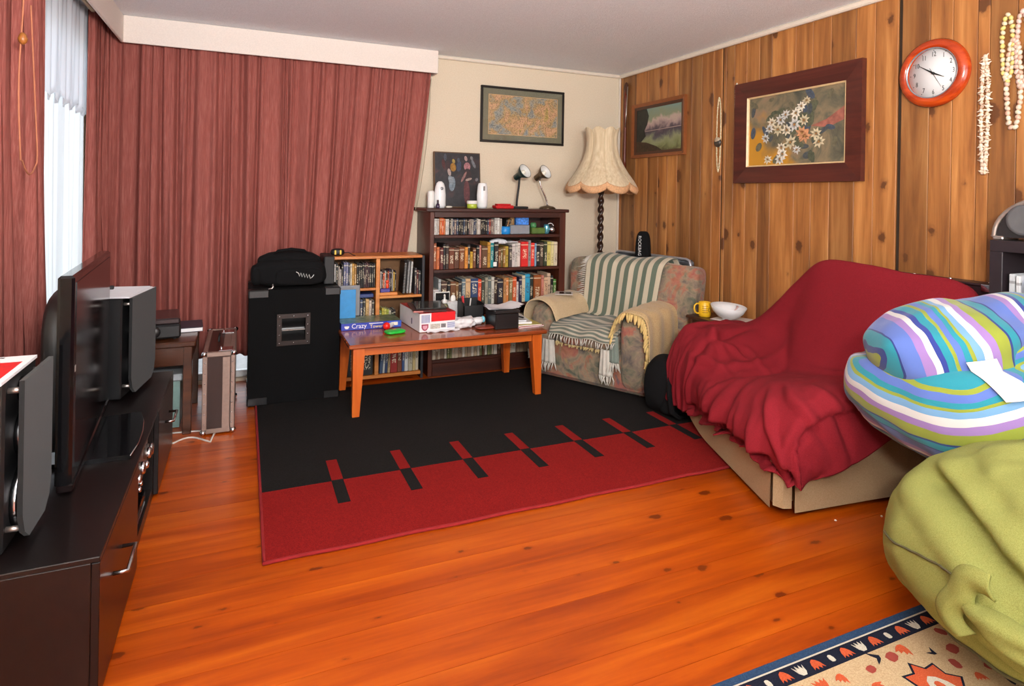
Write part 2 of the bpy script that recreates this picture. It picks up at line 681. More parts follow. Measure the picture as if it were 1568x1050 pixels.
window('window_1', 'x', OX0, OX1, OZ0, OZ1, YB + .06, 3)
window('window_2', 'y', LY0, LY1, LZ0, LZ1, XL - .06, 2)
window('added_rear_window', 'x', -.45, 2.75, .4, 2.3, YF - .06, 3)  # unseen window, added to go with the rear fill light
# lawn outside
t = NT('lawn_grass')
t.col(t.ramp(t.noise(t.coord(), 8, 5), [(.3, C(92, 150, 52)), (.7, C(140, 196, 84))]))
t.fin(.9)
lawn = struct('ground_outside', MB().box(-14, 16, YB + 1.1, 22, -.35, -.2).box(-14, XL - .6, -10, YB + 1.1, -.35, -.2), t.m)
struct('trim_8', MB().box(-3, 5, YB + .13, YB + 1.1, -.2, -.06), plain((170, 170, 172), .8))

# pelmets and cornices
pb = MB().box(-.735, 1.379, 4.645, 4.66, 2.312, ZC - .001, .003).box(1.364, 1.379, 4.66, YB, 2.312, ZC - .001, .003)
struct('trim_1', pb, M_pelmet)
pl = MB().box(-.75, -.735, 1.2, 4.66, 2.312, ZC - .001, .003)
struct('trim_2', pl, M_pelmet)
struct('trim_3', MB().box(1.38, XR - .016, YB - .03, YB, ZC - .03, ZC, .008), M_trim)
struct('trim_4', MB().box(XR - .045, XR - .0155, YF, YB - .03, ZC - .035, ZC, .008), M_trim)
struct('trim_5', MB().box(XR - .035, XR - .015, YB - .02, YB, 0, ZC - .03, .004), M_trim)
struct('baseboard_back', MB().box(1.10, XR - .036, YB - .018, YB, 0, .09, .004), M_trim)
# curtain track and bracket in the corner
tk = MB().box(-.845, -.825, 1.3, 4.63, 2.40, 2.425, .003).box(-.80, 1.34, 4.715, 4.735, 2.40, 2.425, .003)
struct('trim_6', tk, plain((222, 214, 180), .5))
tb = thing('curtain_bracket', 'small metal curtain track bracket in the top corner by sheer curtain', 'bracket', (-.835, 4.60, 2.44))
part('plate', MB().box(-.02, .02, -.03, .03, -.05, .04, .004), plain((150, 140, 110), .4, .5), tb)
part('bolt', MB().lathe([(.008, -.03), (.012, -.02), (.012, .02), (.006, .03)], 8, (.028, .0, 0)), M_chrome, tb)


# ------------------------------------------------------------------ curtains
def curtain(name, axis, a0t, a1t, a0b, a1b, z0, z1, pos, amp, pleats, seed, label, mat=None, zmidw=None, nz_=46, kind='curtain'):
    """axis: 'x' runs along back wall, 'y' along left wall; edges taper from top (t) to bottom (b)"""
    nu = pleats * 12
    rnd = random.Random(seed)
    ph = [rnd.uniform(0, 6.28) for _ in range(8)]

    def fn(u, v):
        z = z1 + (z0 - z1) * v
        w = v ** 1.3
        uu = u + .35 / pleats * math.sin(u * 17 + ph[0]) + .25 / pleats * math.sin(u * 31 + ph[1] + v * .8)
        a = (a0t + (a0b - a0t) * w) * (1 - u) + (a1t + (a1b - a1t) * w) * u
        fan = .55 + .75 * v
        d = math.sin(uu * pleats * 2 * PI + .5 * math.sin(v * 3 + ph[2] + u * 9)) * amp * fan
        d += .45 * amp * math.sin(uu * pleats * 4.3 * PI + ph[3] + v * 1.5) * (1.1 - .7 * v)
        d += .35 * amp * math.sin(u * 23 + v * 5 + ph[4]) * v
        if axis == 'x':
            return (a, pos + d, z)
        return (pos + d, a, z)
    o = one(name, MB().grid(nu, nz_, fn), mat or M_curtain, label, kind)
    solid(o, .004)
    return o


curtain('window_curtain', 'x', -.85, .275, -.84, .280, .20, 2.41, 4.735, .036, 11, 1, 'dusty red pleated curtain on back wall, left of the centre split')
curtain('window_curtain', 'x', .262, 1.345, .250, 1.07, .20, 2.41, 4.740, .033, 11, 2, 'dusty red pleated curtain between the centre split and the picture wall')
curtain('window_curtain', 'y', 4.66, 4.28, 4.665, 4.33, .16, 2.41, -.832, .024, 4, 3, 'narrow dusty red curtain in the corner right of the white sheer')
curtain('window_curtain', 'y', 3.30, 2.35, 3.46, 2.35, .16, 2.41, -.828, .030, 6, 4, 'dusty red curtain at the left edge, left of the white sheer')
curtain('sheer_curtain', 'y', 4.44, 2.9, 4.44, 3.1, .08, 2.42, -.90, .012, 12, 5, 'white sheer curtain hanging in the gap between red curtains', M_sheer, kind='sheer curtain')


def valf(u, v):
    y_ = 4.44 - u * 1.3
    sc_ = .05 * abs(math.sin(u * 9 * PI))
    z_ = 2.42 - v * (.58 + sc_)
    return (-.882 + .010 * math.sin(u * 60 + v) + .006 * math.sin(u * 150), y_, z_)


o = one('lace_valance', MB().grid(120, 14, valf), M_sheer, 'short scalloped white lace valance across the top of the sheer', 'valance')
solid(o, .002)
# cord loops on near left curtain and by right curtain edge
lcur = [o_ for o_ in COL.objects if o_.name.startswith('window_curtain')][3]
rcur = [o_ for o_ in COL.objects if o_.name.startswith('window_curtain')][1]
part('cord', MB().tube([(-.755, 2.77 + .02 * math.sin(i * .5) * 1.0, 2.30 - i * .06) for i in range(15)] + [(-.752, 2.79 + .022 * i, 1.46 - .05 * math.sin(i / 8 * PI)) for i in range(9)] + [(-.752, 2.97 - .010 * i, 1.50 + i * .05) for i in range(12)], .003, 6), plain((176, 110, 80), .8), lcur, 'thin brown draw cord')
part('toggle', MB().lathe([(.004, -.02), (.012, -.012), (.016, 0), (.010, .018), (.003, .024)], 10, (-.748, 2.76, 1.90)), plain((150, 92, 40), .4), lcur, 'brown wooden toggle')
part('cord', MB().tube([(1.34 - .02 * math.sin(i / 20 * PI) - .11 * (i / 20) ** 2, 4.70, 2.28 - i * .052) for i in range(21)], .0025, 5), plain((196, 184, 160), .8), rcur)
part('cord', MB().tube([(1.352 - .10 * (i / 20) ** 2, 4.76, 2.28 - i * .052) for i in range(21)], .0025, 5), plain((176, 164, 140), .8), rcur)

# ------------------------------------------------------------------ rugs
M_rugblack = fabric('rug_black', C(14, 13, 13), C(34, 31, 30), 260, .6, 0)
M_rugred = fabric('rug_red', C(112, 11, 12), C(152, 27, 22), 260, .6, 0)
rg = thing('area_rug', 'black and red rug with offset block motif under the coffee table', 'rug', (0, 0, 0))
RX0, RX1, RY0, RYS, RY1 = .082, 2.58, 2.395, 2.96, 4.36
part('black_field', MB().box(RX0 + .012, RX1, RYS, RY1, .001, .010, .002), M_rugblack, rg)
part('red_field', MB().box(RX0 + .006, RX1, RY0 + .006, RYS, .001, .010, .002), M_rugred, rg)
for i in range(7):
    x = .397 + i * .3245
    part('red_block', MB().box(x, x + .052, RYS + .006, RYS + .232, .009, .0112), M_rugred, rg)
    part('black_block', MB().box(x - .002, x + .052, RYS - .225, RYS - .004, .009, .0112), M_rugblack, rg)
bd = [(RX0 + .005, RY1 - i * (RY1 - RY0) / 40, .0075) for i in range(41)] + [(RX0 + i * (RX1 - RX0) / 60, RY0 + .003 * math.sin(i * .6), .0075 + .003 * max(0, math.sin(i * .33)) * (i > 45)) for i in range(61)]
part('edge_binding', MB().tube(bd, .007, 6), plain((138, 18, 22), .9), rg)

M_rugnavy = fabric('rug_outer_blue', C(34, 56, 84), C(52, 78, 108), 300, .5, 0)
M_rugink = fabric('rug_dark_band', C(16, 20, 34), C(30, 34, 52), 300, .5, 0)
M_rugcream = fabric('rug_cream', C(176, 150, 112), C(208, 184, 146), 260, .5, 0)
M_motor = fabric('rug_orange', C(178, 74, 40), C(206, 100, 62), 300, .5, 0)
M_motwh = fabric('rug_ivory', C(190, 184, 166), C(220, 214, 198), 300, .5, 0)
pr = thing('oriental_rug', 'oriental rug with blue border and cream floral field, bottom right corner', 'rug', (0, 0, 0))
PX0, PX1, PY0, PY1 = .95, 3.0, -.6, 1.33
H_ = .012
part('outer_band', MB().box(PX0, PX1, PY0, PY1, .001, H_, .003), M_rugnavy, pr)
part('ivory_line', MB().box(PX0 + .028, PX1 - .028, PY0 + .028, PY1 - .028, .002, H_ + .0008), M_motwh, pr)
part('dark_band', MB().box(PX0 + .034, PX1 - .034, PY0 + .034, PY1 - .034, .003, H_ + .0016), M_rugink, pr)
part('cream_field', MB().box(PX0 + .088, PX1 - .088, PY0 + .088, PY1 - .088, .004, H_ + .0024), M_rugcream, pr)


def leafpoly(n, pts):
    return [(math.cos(a) * r, math.sin(a) * r) for a, r in pts]


fan = [(-1, -.75), (-.55, -.35), (-.35, -.8), (0, -.3), (.35, -.8), (.55, -.35), (1, -.75), (.8, .1), (.45, .65), (0, .9), (-.45, .65), (-.8, .1)]
tul = [(-1, .8), (-.55, .1), (-.35, .9), (0, .25), (.35, .9), (.55, .1), (1, .8), (.75, -.35), (.35, -.85), (-.35, -.85), (-.75, -.35)]
bud = [(-.55, -.8), (-.7, 0), (-.5, .75), (0, .95), (.5, .75), (.7, 0), (.55, -.8), (0, -.95)]


def motif(poly, cx, cy, s_, z, m, name, rot=0.0):
    M_ = Matrix.Translation((cx, cy, z)) @ Matrix.Rotation(rot, 4, 'Z')
    part(name, MB().prism([(a * s_, b * s_) for a, b in poly], 0, .0010, 0, M_), m, pr)


x = PX0 + .1
i = 0
while x < 2.3:
    motif((fan, bud, fan, tul)[i % 4], x, PY1 - .061, .021 if i % 2 == 0 else (.013 if i % 4 == 1 else .02), H_ + .0018, (M_motor, M_motwh, M_motor, M_motwh)[i % 4], 'border_motif')
    x += .062
    i += 1
bird = [(-1, .5), (-.5, .2), (-.1, -.1), (.4, .3), (1, .6), (.5, -.2), (.2, -.8), (-.3, -.6), (-.6, -.2)]
flo = []
for i in range(16):
    a = i * PI / 8
    r = (1.0, .72)[i % 2]
    flo.append((math.cos(a) * r, math.sin(a) * r))
for cx, cy, s_ in ((1.80, 1.075, .085), (2.25, .90, .08), (1.36, 1.00, .075)):
    motif(flo, cx, cy, s_ * 1.12, H_ + .0026, M_rugink, 'field_flower')
    motif(flo, cx, cy, s_, H_ + .0034, M_motor, 'field_flower')
    motif(fan, cx, cy, s_ * .5, H_ + .0042, M_motwh, 'field_flower')
    motif(bud, cx, cy, s_ * .22, H_ + .005, M_motor, 'field_flower')
rr_ = random.Random(3)
pts_ = []
while len(pts_) < 60:
    c_ = (1.30 + rr_.random() * .85, .82 + rr_.random() * .40)
    if all(math.hypot(c_[0] - q[0], c_[1] - q[1]) > q[2] for q in pts_ + [(1.80, 1.075, .125), (2.25, .90, .12), (1.36, 1.0, .11)]):
        pts_.append(c_ + (.052,))
for i, (cx, cy, _q) in enumerate(pts_):
    motif((bird, fan, bud)[i % 3], cx, cy, .016 + rr_.random() * .008, H_ + .0026, (M_rugink, M_motor, plain((150, 60, 48), .9))[i % 3], 'field_motif', rr_.random() * 6)

# ------------------------------------------------------------------ media unit, television, speakers
tv = thing('media_unit', 'long low black-brown media unit with chrome handles along left wall', 'cabinet', (-.55, 2.795, 0))
hx, hy, zt = .22, .905, .40
part('top', MB().box(-hx, hx, -hy, hy, zt - .014, zt, .002), M_stand, tv)
part('end_panel', MB().box(-hx, hx - .02, -hy, -hy + .025, 0, zt - .014, .002), M_stand, tv)
part('end_panel', MB().box(-hx, hx - .02, hy - .025, hy, 0, zt - .014, .002), M_stand, tv)
part('back_panel', MB().box(-hx, -hx + .012, -hy + .025, hy - .025, .0, zt - .014), M_stand, tv)
part('bottom_panel', MB().box(-hx + .012, hx - .02, -hy + .025, hy - .025, .0, .05, .002), M_stand, tv)
part('divider', MB().box(-hx + .012, hx - .02, -.275, -.25, .05, zt - .014), M_stand, tv)
part('divider', MB().box(-hx + .012, hx - .02, .29, .315, .05, zt - .014), M_stand, tv)
part('shelf', MB().box(-hx + .012, hx - .03, -.25, .29, .195, .215), M_stand, tv)
for a, b in ((-hy, -.265), (.31, hy)):
    d = part('drawer_front', MB().box(hx - .02, hx, a + .002, b - .002, .012, zt - .016, .002), M_stand, tv)
    c = (a + b) / 2 - (.06 if a < 0 else -.02)
    hz = .25
    hd = MB().tube([(hx - .001, c - .075, hz), (hx + .036, c - .075, hz), (hx + .036, c + .075, hz), (hx - .001, c + .075, hz)], .006, 8)
    part('handle', hd, M_chrome, d, 'chrome bar handle')

av = thing('audio_receiver', 'silver fronted audio receiver with round knobs in the media unit', 'receiver', (-.37, 2.78, .216))
part('body', MB().box(-.28, 0, -.20, .20, .006, .125, .004), M_black, av)
part('front_panel', MB().box(0, .012, -.205, .205, .004, .128, .003), plain((160, 158, 154), .3, .8), av)
for yy, zz, r_ in ((-.16, .075, .016), (-.13, .045, .010), (-.16, .035, .010), (-.06, .075, .024), (.03, .05, .014), (.10, .07, .022), (.165, .06, .024)):
    part('knob', MB().lathe([(r_, 0), (r_, .022), (r_ * .85, .026)], 14, M=Matrix.Translation((.012, yy, zz)) @ Matrix.Rotation(PI / 2, 4, 'Y')), M_chrome, av)
for yy in (-.17, .17):
    for xx in (-.25, -.03):
        part('foot', MB().lathe([(.014, 0), (.014, .006)], 10, (xx, yy, 0)), M_rubber, av)
dp = thing('disc_player', 'flat black disc player on the bottom of the media unit', 'player', (-.36, 2.74, .0505))
part('body', MB().box(-.25, .0, -.21, .21, 0, .06, .004), M_blackgloss, dp)
part('tray_slot', MB().box(.0, .003, -.09, .09, .03, .044), M_rubber, dp)
part('trim_line', MB().box(.0, .0025, -.2, .2, .008, .012), M_chrome, dp)

# television
tvs = thing('television', 'flat screen television with black bezel standing on the media unit', 'television', (-.523, 2.765, .4005), math.radians(3.7))
part('casing', MB().box(-.035, .010, -.455, .455, .022, .685, .008), M_blackgloss, tvs)
part('screen', MB().box(.010, .0125, -.425, .425, .075, .66), plain((20, 8, 10), .13, var=.02, spec=.5), tvs)
part('back_bulge', MB().blob((-.05, 0, .34), (.05, .40, .27), 5, 32, 16), plain((14, 14, 15), .5), tvs)
part('bottom_bar', MB().box(-.03, .014, -.455, .455, .004, .03, .005), plain((20, 12, 13), .12), tvs)
part('neck', MB().box(-.045, -.005, -.07, .07, .006, .2, .01), M_blackgloss, tvs)
st_ = part('stand_base', MB().prism([(-.13, -.22), (.15, -.24), (.168, -.12), (.172, 0), (.168, .12), (.15, .24), (-.13, .22)], 0.0, .016), plain((15, 15, 17), .1), tvs)
part('edge_trim', MB().tube([(.15, -.24, .012), (.168, -.12, .012), (.172, 0, .012), (.168, .12, .012), (.15, .24, .012)], .003, 6), M_chrome, st_)
part('badge', MB().box(.0125, .0135, -.445, -.43, .38, .40), M_alu, tvs)


def loudspeaker(name, label, loc, w, h, d, rz=0):
    t_ = thing(name, label, 'speaker', loc, rz)
    # local: x = front (+x faces room), y = width, z up
    part('cabinet', MB().box(-d, 0, -w / 2, w / 2, 0.004, h, .006), plain((13, 13, 15), .45), t_)
    base = [(-w / 2, .10), (-w / 2 + .02, .05), (-w / 2 + .06, .02), (w / 2 - .06, .02), (w / 2 - .02, .05), (w / 2, .10), (w / 2, h), (-w / 2, h)]
    M_ = Matrix(((0, 0, 1, 0), (1, 0, 0, 0), (0, 1, 0, 0), (0, 0, 0, 1)))
    part('grille', MB().prism(base, .03, .042, 0, M_), M_grille, t_)
    for zz, r_ in ((h * .24, .088), (h * .62, .06), (h * .88, .035)):
        dv = part('driver', MB().lathe([(r_, 0), (r_, .018), (r_ * .85, .022), (r_ * .8, .012), (r_ * .25, .004)], 24, M=Matrix.Translation((0, 0, zz)) @ Matrix.Rotation(PI / 2, 4, 'Y')), M_chrome, t_, 'silver rimmed driver')
        part('cone', MB().lathe([(r_ * .78, .013), (r_ * .3, .006), (.001, .012)], 20, M=Matrix.Translation((0, 0, zz)) @ Matrix.Rotation(PI / 2, 4, 'Y')), plain((196, 120, 40), .4, .4), dv)
    for yy in (-w / 2 + .025, w / 2 - .025):
        for zz in (.06, h - .03):
            part('grille_peg', MB().lathe([(.008, 0), (.008, .03)], 8, M=Matrix.Translation((0, yy, zz)) @ Matrix.Rotation(PI / 2, 4, 'Y')), M_alu, t_)
    return t_


loudspeaker('bookshelf_speaker', 'black loudspeaker under the red magazine at the left edge', (-.56, 2.105, .4005), .26, .455, .24)
loudspeaker('bookshelf_speaker', 'black loudspeaker under white papers beyond the television', (-.473, 3.425, .4005), .36, .465, .24, math.radians(-8.5))
# magazine on the near speaker, wooden block, papers on far speaker
mg = thing('magazine', 'red and white magazine lying on the near loudspeaker', 'magazine', (-.665, 2.08, .856))
part('pages', MB().box(-.12, .11, -.15, .145, 0, .008, .001), M_paper, mg)
part('cover', MB().box(-.12, .11, -.15, .145, .008, .0092), M_paper, mg)
part('red_panel', MB().box(-.11, .095, -.14, .07, .0092, .0096), plain((214, 34, 36), .35), mg)
text('cover_title', 'MBS', .065, M_black, mg, (-.03, .108, .0097), (0, 0, 0), .0003, shear=.3)
one('wooden_block', MB().box(-.05, .04, -.05, .05, 0, .028, .004), plain((186, 122, 62), .5), 'small tan wooden block behind the red magazine', 'block', (-.745, 2.275, .8565))
pp = thing('paper_sheets', 'white paper sheets lying on the far loudspeaker', 'paper', (-.572, 3.425, .8665), math.radians(-8.5))
for i in range(3):
    part('sheet', MB().box(-.115 + i * .004, .135 - i * .006, -.17, .17, i * .0022, i * .0022 + .0012, 0, 0, Matrix.Rotation(i * .03 - .03, 4, 'Z')), M_paper, pp)
one('clip', MB().box(-.012, .012, -.006, .006, 0, .018, .003), M_black, 'tiny black clip standing on the white paper sheets', 'clip', (-.585, 3.5, .8735))

# side table by the flight case
sd = thing('side_table', 'dark brown wooden side table with straight legs beside the flight case', 'table', (-.545, 4.14, 0))
part('top', MB().box(-.31, .31, -.31, .31, .49, .52, .006), M_sidewood, sd)
part('apron', MB().box(-.28, .28, -.285, -.262, .385, .49, .002), M_sidewood, sd)
part('apron', MB().box(-.28, .28, .262, .285, .385, .49, .002), M_sidewood, sd)
part('apron', MB().box(.262, .285, -.262, .262, .385, .49, .002), M_sidewood, sd)
part('apron', MB().box(-.285, -.262, -.262, .262, .385, .49, .002), M_sidewood, sd)
for sx in (-1, 1):
    for sy in (-1, 1):
        part('leg', MB().box(sx * .27 - .022, sx * .27 + .022, sy * .27 - .022, sy * .27 + .022, 0, .49, .003), M_sidewood, sd)
bx_ = thing('lidded_box', 'low black lidded box with knob on the brown side table', 'box', (-.52, 4.05, .5205), .1)
part('body', MB().box(-.19, .19, -.16, .16, .008, .085, .01), M_black, bx_)
part('lid', MB().box(-.185, .185, -.155, .155, .086, .12, .008), plain((46, 34, 36), .25), bx_)
part('dial', MB().lathe([(.03, 0), (.03, .02), (.022, .026)], 14, M=Matrix.Translation((.06, -.16, .05)) @ Matrix.Rotation(PI / 2, 4, 'X')), plain((28, 28, 30), .3), bx_)
for sx in (-1, 1):
    for sy in (-1, 1):
        part('foot', MB().lathe([(.012, 0), (.012, .008)], 8, (sx * .16, sy * .13, 0)), M_rubber, bx_)
bk = thing('hardback_book', 'dark blue book with white page edge on the brown side table', 'book', (-.325, 4.20, .521), .08)
part('pages', MB().box(-.085, .10, -.118, .11, .002, .022), M_paper, bk)
part('cover', MB().box(-.09, .103, -.12, .113, .022, .026, .001).box(-.09, .103, -.12, .113, 0, .002), plain((52, 50, 66), .5), bk)
tub = thing('storage_tub', 'pale teal see-through tub with grey rim under the side table', 'tub', (-.52, 4.16, 0))
part('bin', MB().prism([(-.2, -.19), (.2, -.19), (.2, .19), (-.2, .19)], .004, .27), plain((120, 146, 140), .3, var=.35, sc=9), tub)
part('rim', MB().box(-.215, .215, -.205, .205, .27, .31, .008), plain((176, 182, 186), .35), tub)
one('power_cable', MB().tube([(-.33 + .32 * (i / 14), 3.72 + .06 * math.sin(i * .5), .005) for i in range(9)] + [(-.135, 3.78, .005), (-.125, 3.82, .005), (-.16, 3.85, .005), (-.25, 3.87, .005), (-.36, 3.88, .005)], .005, 6), plain((210, 204, 196), .5), 'white cable on the floor by the side table leg', 'cable')

# flight case
M_casealu = plain((150, 130, 120), .42, .6, var=.08, sc=60)
fc = thing('flight_case', 'brown flight case with aluminium edges and ball corners standing on floor', 'case', (-.115, 4.11, 0), .0)
cx_, cy_, ch_ = .083, .325, .46
part('panels', MB().box(-cx_ + .004, cx_ - .004, -cy_ + .004, cy_ - .004, .012, ch_ - .004), plain((44, 22, 16), .35), fc)
e = .026
for sx in (-1, 1):
    for sz in (0, 1):
        z0 = .008 if sz == 0 else ch_ - e
        xa = -cx_ if sx < 0 else cx_ - e
        part('edge_extrusion', MB().box(xa, xa + e, -cy_, cy_, z0, z0 + e, .003), M_casealu, fc)
    for sy in (-1, 1):
        ya = -cy_ if sy < 0 else cy_ - e
        xa = -cx_ if sx < 0 else cx_ - e
        part('edge_extrusion', MB().box(xa, xa + e, ya, ya + e, .008, ch_, .003), M_casealu, fc)
for sz in (0, 1):
    for sy in (-1, 1):
        ya = -cy_ if sy < 0 else cy_ - e
        z0 = .008 if sz == 0 else ch_ - e
        part('edge_extrusion', MB().box(-cx_, cx_, ya, ya + e, z0, z0 + e, .003), M_casealu, fc)
part('hybrid_strip', MB().box(.018, .058, -cy_ - .001, -cy_ + .01, .03, ch_ - .03, .002), M_casealu, fc)
part('hybrid_strip', MB().box(.018, .058, -cy_ + .03, cy_ - .03, ch_ - .01, ch_ + .001, .002), M_casealu, fc)
part('lid_gap', MB().box(.0595, .0625, -cy_ - .0005, -cy_ + .01, .02, ch_ - .02), M_black, fc)
for sx in (-1, 1):
    for sy in (-1, 1):
        for sz in (0, 1):
            part('ball_corner', MB().blob((sx * (cx_ - .008), sy * (cy_ - .006), .016 if sz == 0 else ch_ - .008), (.018, .018, .016), 2, 12, 8), M_chrome, fc)
for yy in (-.27, .2):
    l_ = part('latch', MB().box(.0, .07, yy - .045, yy + .045, ch_ + .001, ch_ + .006, .002), M_chrome, fc)
    part('latch_bow', MB().tube([(.01, yy - .025, ch_ + .006), (.01, yy - .02, ch_ + .018), (.01, yy + .02, ch_ + .018), (.01, yy + .025, ch_ + .006)], .004, 6), M_chrome, l_)
part('handle', MB().tube([(-.01, -.07, ch_ + .001), (-.01, -.065, ch_ + .022), (-.01, .065, ch_ + .022), (-.01, .07, ch_ + .001)], .006, 8), M_rubber, fc)
for i in range(7):
    for xx in (-.07, .068):
        part('rivet', MB().lathe([(.004, 0), (.003, .003)], 6, M=Matrix.Translation((xx, -cy_, .06 + i * .057)) @ Matrix.Rotation(PI / 2, 4, 'X')), M_chrome, fc)

# bass cabinet with bag on top
bc = thing('bass_cabinet', 'large black carpeted speaker cabinet with metal handle recess', 'speaker', (.315, 4.41, 0))
w2, d2, h2 = .278, .235, .735
hxa, hxb, hza, hzb = -.108, .088, .38, .575
body = MB()
body.box(-w2, hxa, -d2, d2, .012, h2, .0).box(hxb, w2, -d2, d2, .012, h2, .0).box(hxa, hxb, -d2, d2, .012, hza, 0).box(hxa, hxb, -d2, d2, hzb, h2, 0).box(hxa, hxb, -d2 + .09, d2, hza, hzb)
part('body', body, M_blackcarpet, bc)
hf = MB()
fw = .026
hf.box(hxa - .004, hxb + .004, -d2 - .004, -d2 + .004, hza - .004, hza + fw, .001).box(hxa - .004, hxb + .004, -d2 - .004, -d2 + .004, hzb - fw, hzb + .004, .001)
hf.box(hxa - .004, hxa + fw, -d2 - .004, -d2 + .004, hza + fw, hzb - fw, .001).box(hxb - fw, hxb + .004, -d2 - .004, -d2 + .004, hza + fw, hzb - fw, .001)
hp = part('handle_plate', hf, plain((40, 30, 27), .35, .3), bc, 'dark metal recessed handle plate')
for sx in (hxa + .012, (hxa + hxb) / 2, hxb - .012):
    for sz in (hza + .012, hzb - .012):
        part('screw', MB().lathe([(.005, 0), (.003, .003)], 8, M=Matrix.Translation((sx, -d2 - .004, sz)) @ Matrix.Rotation(PI / 2, 4, 'X')), M_chrome, hp)
for sx in (hxa + .012, hxb - .012):
    for sz in (hza + .065, hza + .125):
        part('screw', MB().lathe([(.005, 0), (.003, .003)], 8, M=Matrix.Translation((sx, -d2 - .004, sz)) @ Matrix.Rotation(PI / 2, 4, 'X')), M_chrome, hp)
part('recess_dish', MB().grid(6, 10, lambda u, v: (hxa + fw + u * (hxb - hxa - 2 * fw), -d2 + .002 + .07 * math.sin(v * PI), hza + fw + v * (hzb - hza - 2 * fw))), plain((20, 20, 21), .3), bc)
part('grip_bar', MB().box(hxa + fw, hxb - fw, -d2 + .012, -d2 + .02, hza + .088, hza + .094, .002), M_alu, bc)
for sx in (-1, 1):
    for sy in (-1, 1):
        for sz in (0, 1):
            xa, xb = (-w2 - .004, -w2 + .12) if sx < 0 else (w2 - .10, w2 + .004)
            ya, yb = (-d2 - .004, -d2 + .08) if sy < 0 else (d2 - .08, d2 + .004)
            za, zb = (.006, .06) if sz == 0 else (h2 - .052, h2 + .004)
            part('corner_protector', MB().box(xa, xb, ya, yb, za, zb, .008), plain((22, 22, 24), .4), bc)
for sx in (-1, 1):
    for sy in (-1, 1):
        part('foot', MB().lathe([(.02, 0), (.02, .012)], 10, (sx * .22, sy * .18, 0)), M_rubber, bc)


def bagdisp(seed, amp):
    def f(q):
        n = nz(q, 6, seed) * amp + nz(q, 17, seed + 3) * amp * .35
        return q * (1 + n)
    return f


bg = thing('gig_bag', 'black padded bag with white squiggle logo on the speaker cabinet', 'bag', (.29, 4.33, .741))
part('body', MB().blob((0, 0, .088), (.225, .125, .088), 3.6, 44, 24, disp=bagdisp(1.3, .06)), M_blackcloth, bg)
part('flap', MB().blob((-.005, .03, .175), (.20, .10, .052), 2.6, 40, 20, disp=lambda q: Vector((q.x, q.y, q.z - .25 * q.x * q.x * 1.5 + .004 * nz(q, 20, 2)))), M_blackcloth, bg)
part('pocket', MB().blob((.05, -.118, .07), (.15, .025, .055), 3.5, 32, 16, disp=bagdisp(4.1, .05)), M_blackcloth, bg)
part('side_pocket', MB().blob((-.21, -.02, .075), (.035, .09, .065), 3, 24, 14, disp=bagdisp(7.1, .06)), M_blackcloth, bg)
zz_ = []
for i in range(9):
    zz_.append((.045 + i * .0085, -.1475, .085 - i * .002 + (.014 if i % 2 else -.010)))
lg = MB().tube([(.025, -.147, .105), (.04, -.1475, .095)] + zz_ + [(.125, -.1475, .068), (.135, -.147, .082)], .0024, 5)
part('squiggle_logo', lg, M_white, bg, 'white squiggle logo')
part('zip_pull', MB().tube([(-.115, -.14, .03), (-.112, -.148, .014), (-.118, -.15, .004), (-.14, -.152, .002)], .005, 6), M_alu, bg)
part('carry_strap', MB().tube([(-.12, -.02, .2), (-.08, -.03, .232), (0, -.035, .242), (.08, -.03, .232), (.12, -.02, .2)], [.006, .01, .012, .01, .006], 6), M_blackcloth, bg)
one('flat_case', MB().box(-.035, .035, -.13, .13, 0, .19, .006), plain((22, 22, 24), .6), 'black flat case edge standing between the bag and small bookshelf', 'case', (.535, 4.42, .741))

# ------------------------------------------------------------------ books
CN = {}


def book_mat(rgb, title=(230, 222, 200), seed=0, gloss=.45):
    k = ('book', rgb, title, seed % 3)
    if k in MC:
        return MC[k]
    t = NT('book_spine_%d_%d_%d' % rgb)
    v = t.coord(kind='Generated', rnd=3.0)
    vr = t.coord(kind='Generated')
    sep = t.add('ShaderNodeSeparateXYZ')
    t.link(vr, sep.inputs[0])
    z = sep.outputs[2]
    oi = t.add('ShaderNodeObjectInfo')
    lo = t.math('MULTIPLY', oi.outputs['Random'], .3)
    lo = t.math('ADD', lo, .12)
    inb = t.math('MULTIPLY', t.math('GREATER_THAN', z, lo), t.math('LESS_THAN', z, t.math('ADD', lo, .38)))
    cm = t.add('ShaderNodeCombineXYZ')
    t.link(t.math('MULTIPLY', z, 34), cm.inputs[2])
    t.link(t.math('MULTIPLY', sep.outputs[0], 5), cm.inputs[0])
    t.link(t.math('MULTIPLY', oi.outputs['Random'], 77), cm.inputs[1])
    n = t.noise(cm.outputs[0], 1, 1, .6)
    txt = t.math('MULTIPLY', t.math('GREATER_THAN', n, .52), inb)
    edge = t.math('MULTIPLY', t.math('GREATER_THAN', sep.outputs[0], .22), t.math('LESS_THAN', sep.outputs[0], .78))
    txt = t.math('MULTIPLY', txt, edge)
    fr = t.math('LESS_THAN', sep.outputs[1], .06)
    txt = t.math('MULTIPLY', txt, fr)
    c = C(*rgb)
    g = t.noise(v, 6, 3)
    base = t.ramp(g, [(.3, tuple(q * .82 for q in c[:3]) + (1,)), (.7, c)])
    band = t.math('MULTIPLY', t.math('GREATER_THAN', z, .86), t.math('LESS_THAN', z, .90))
    base = t.mix(t.math('MULTIPLY', t.math('MULTIPLY', band, fr), .5), base, C(*title))
    t.col(t.mix(t.math('MULTIPLY', txt, .75), base, C(*title)))
    MC[k] = t.fin(gloss)
    return MC[k]


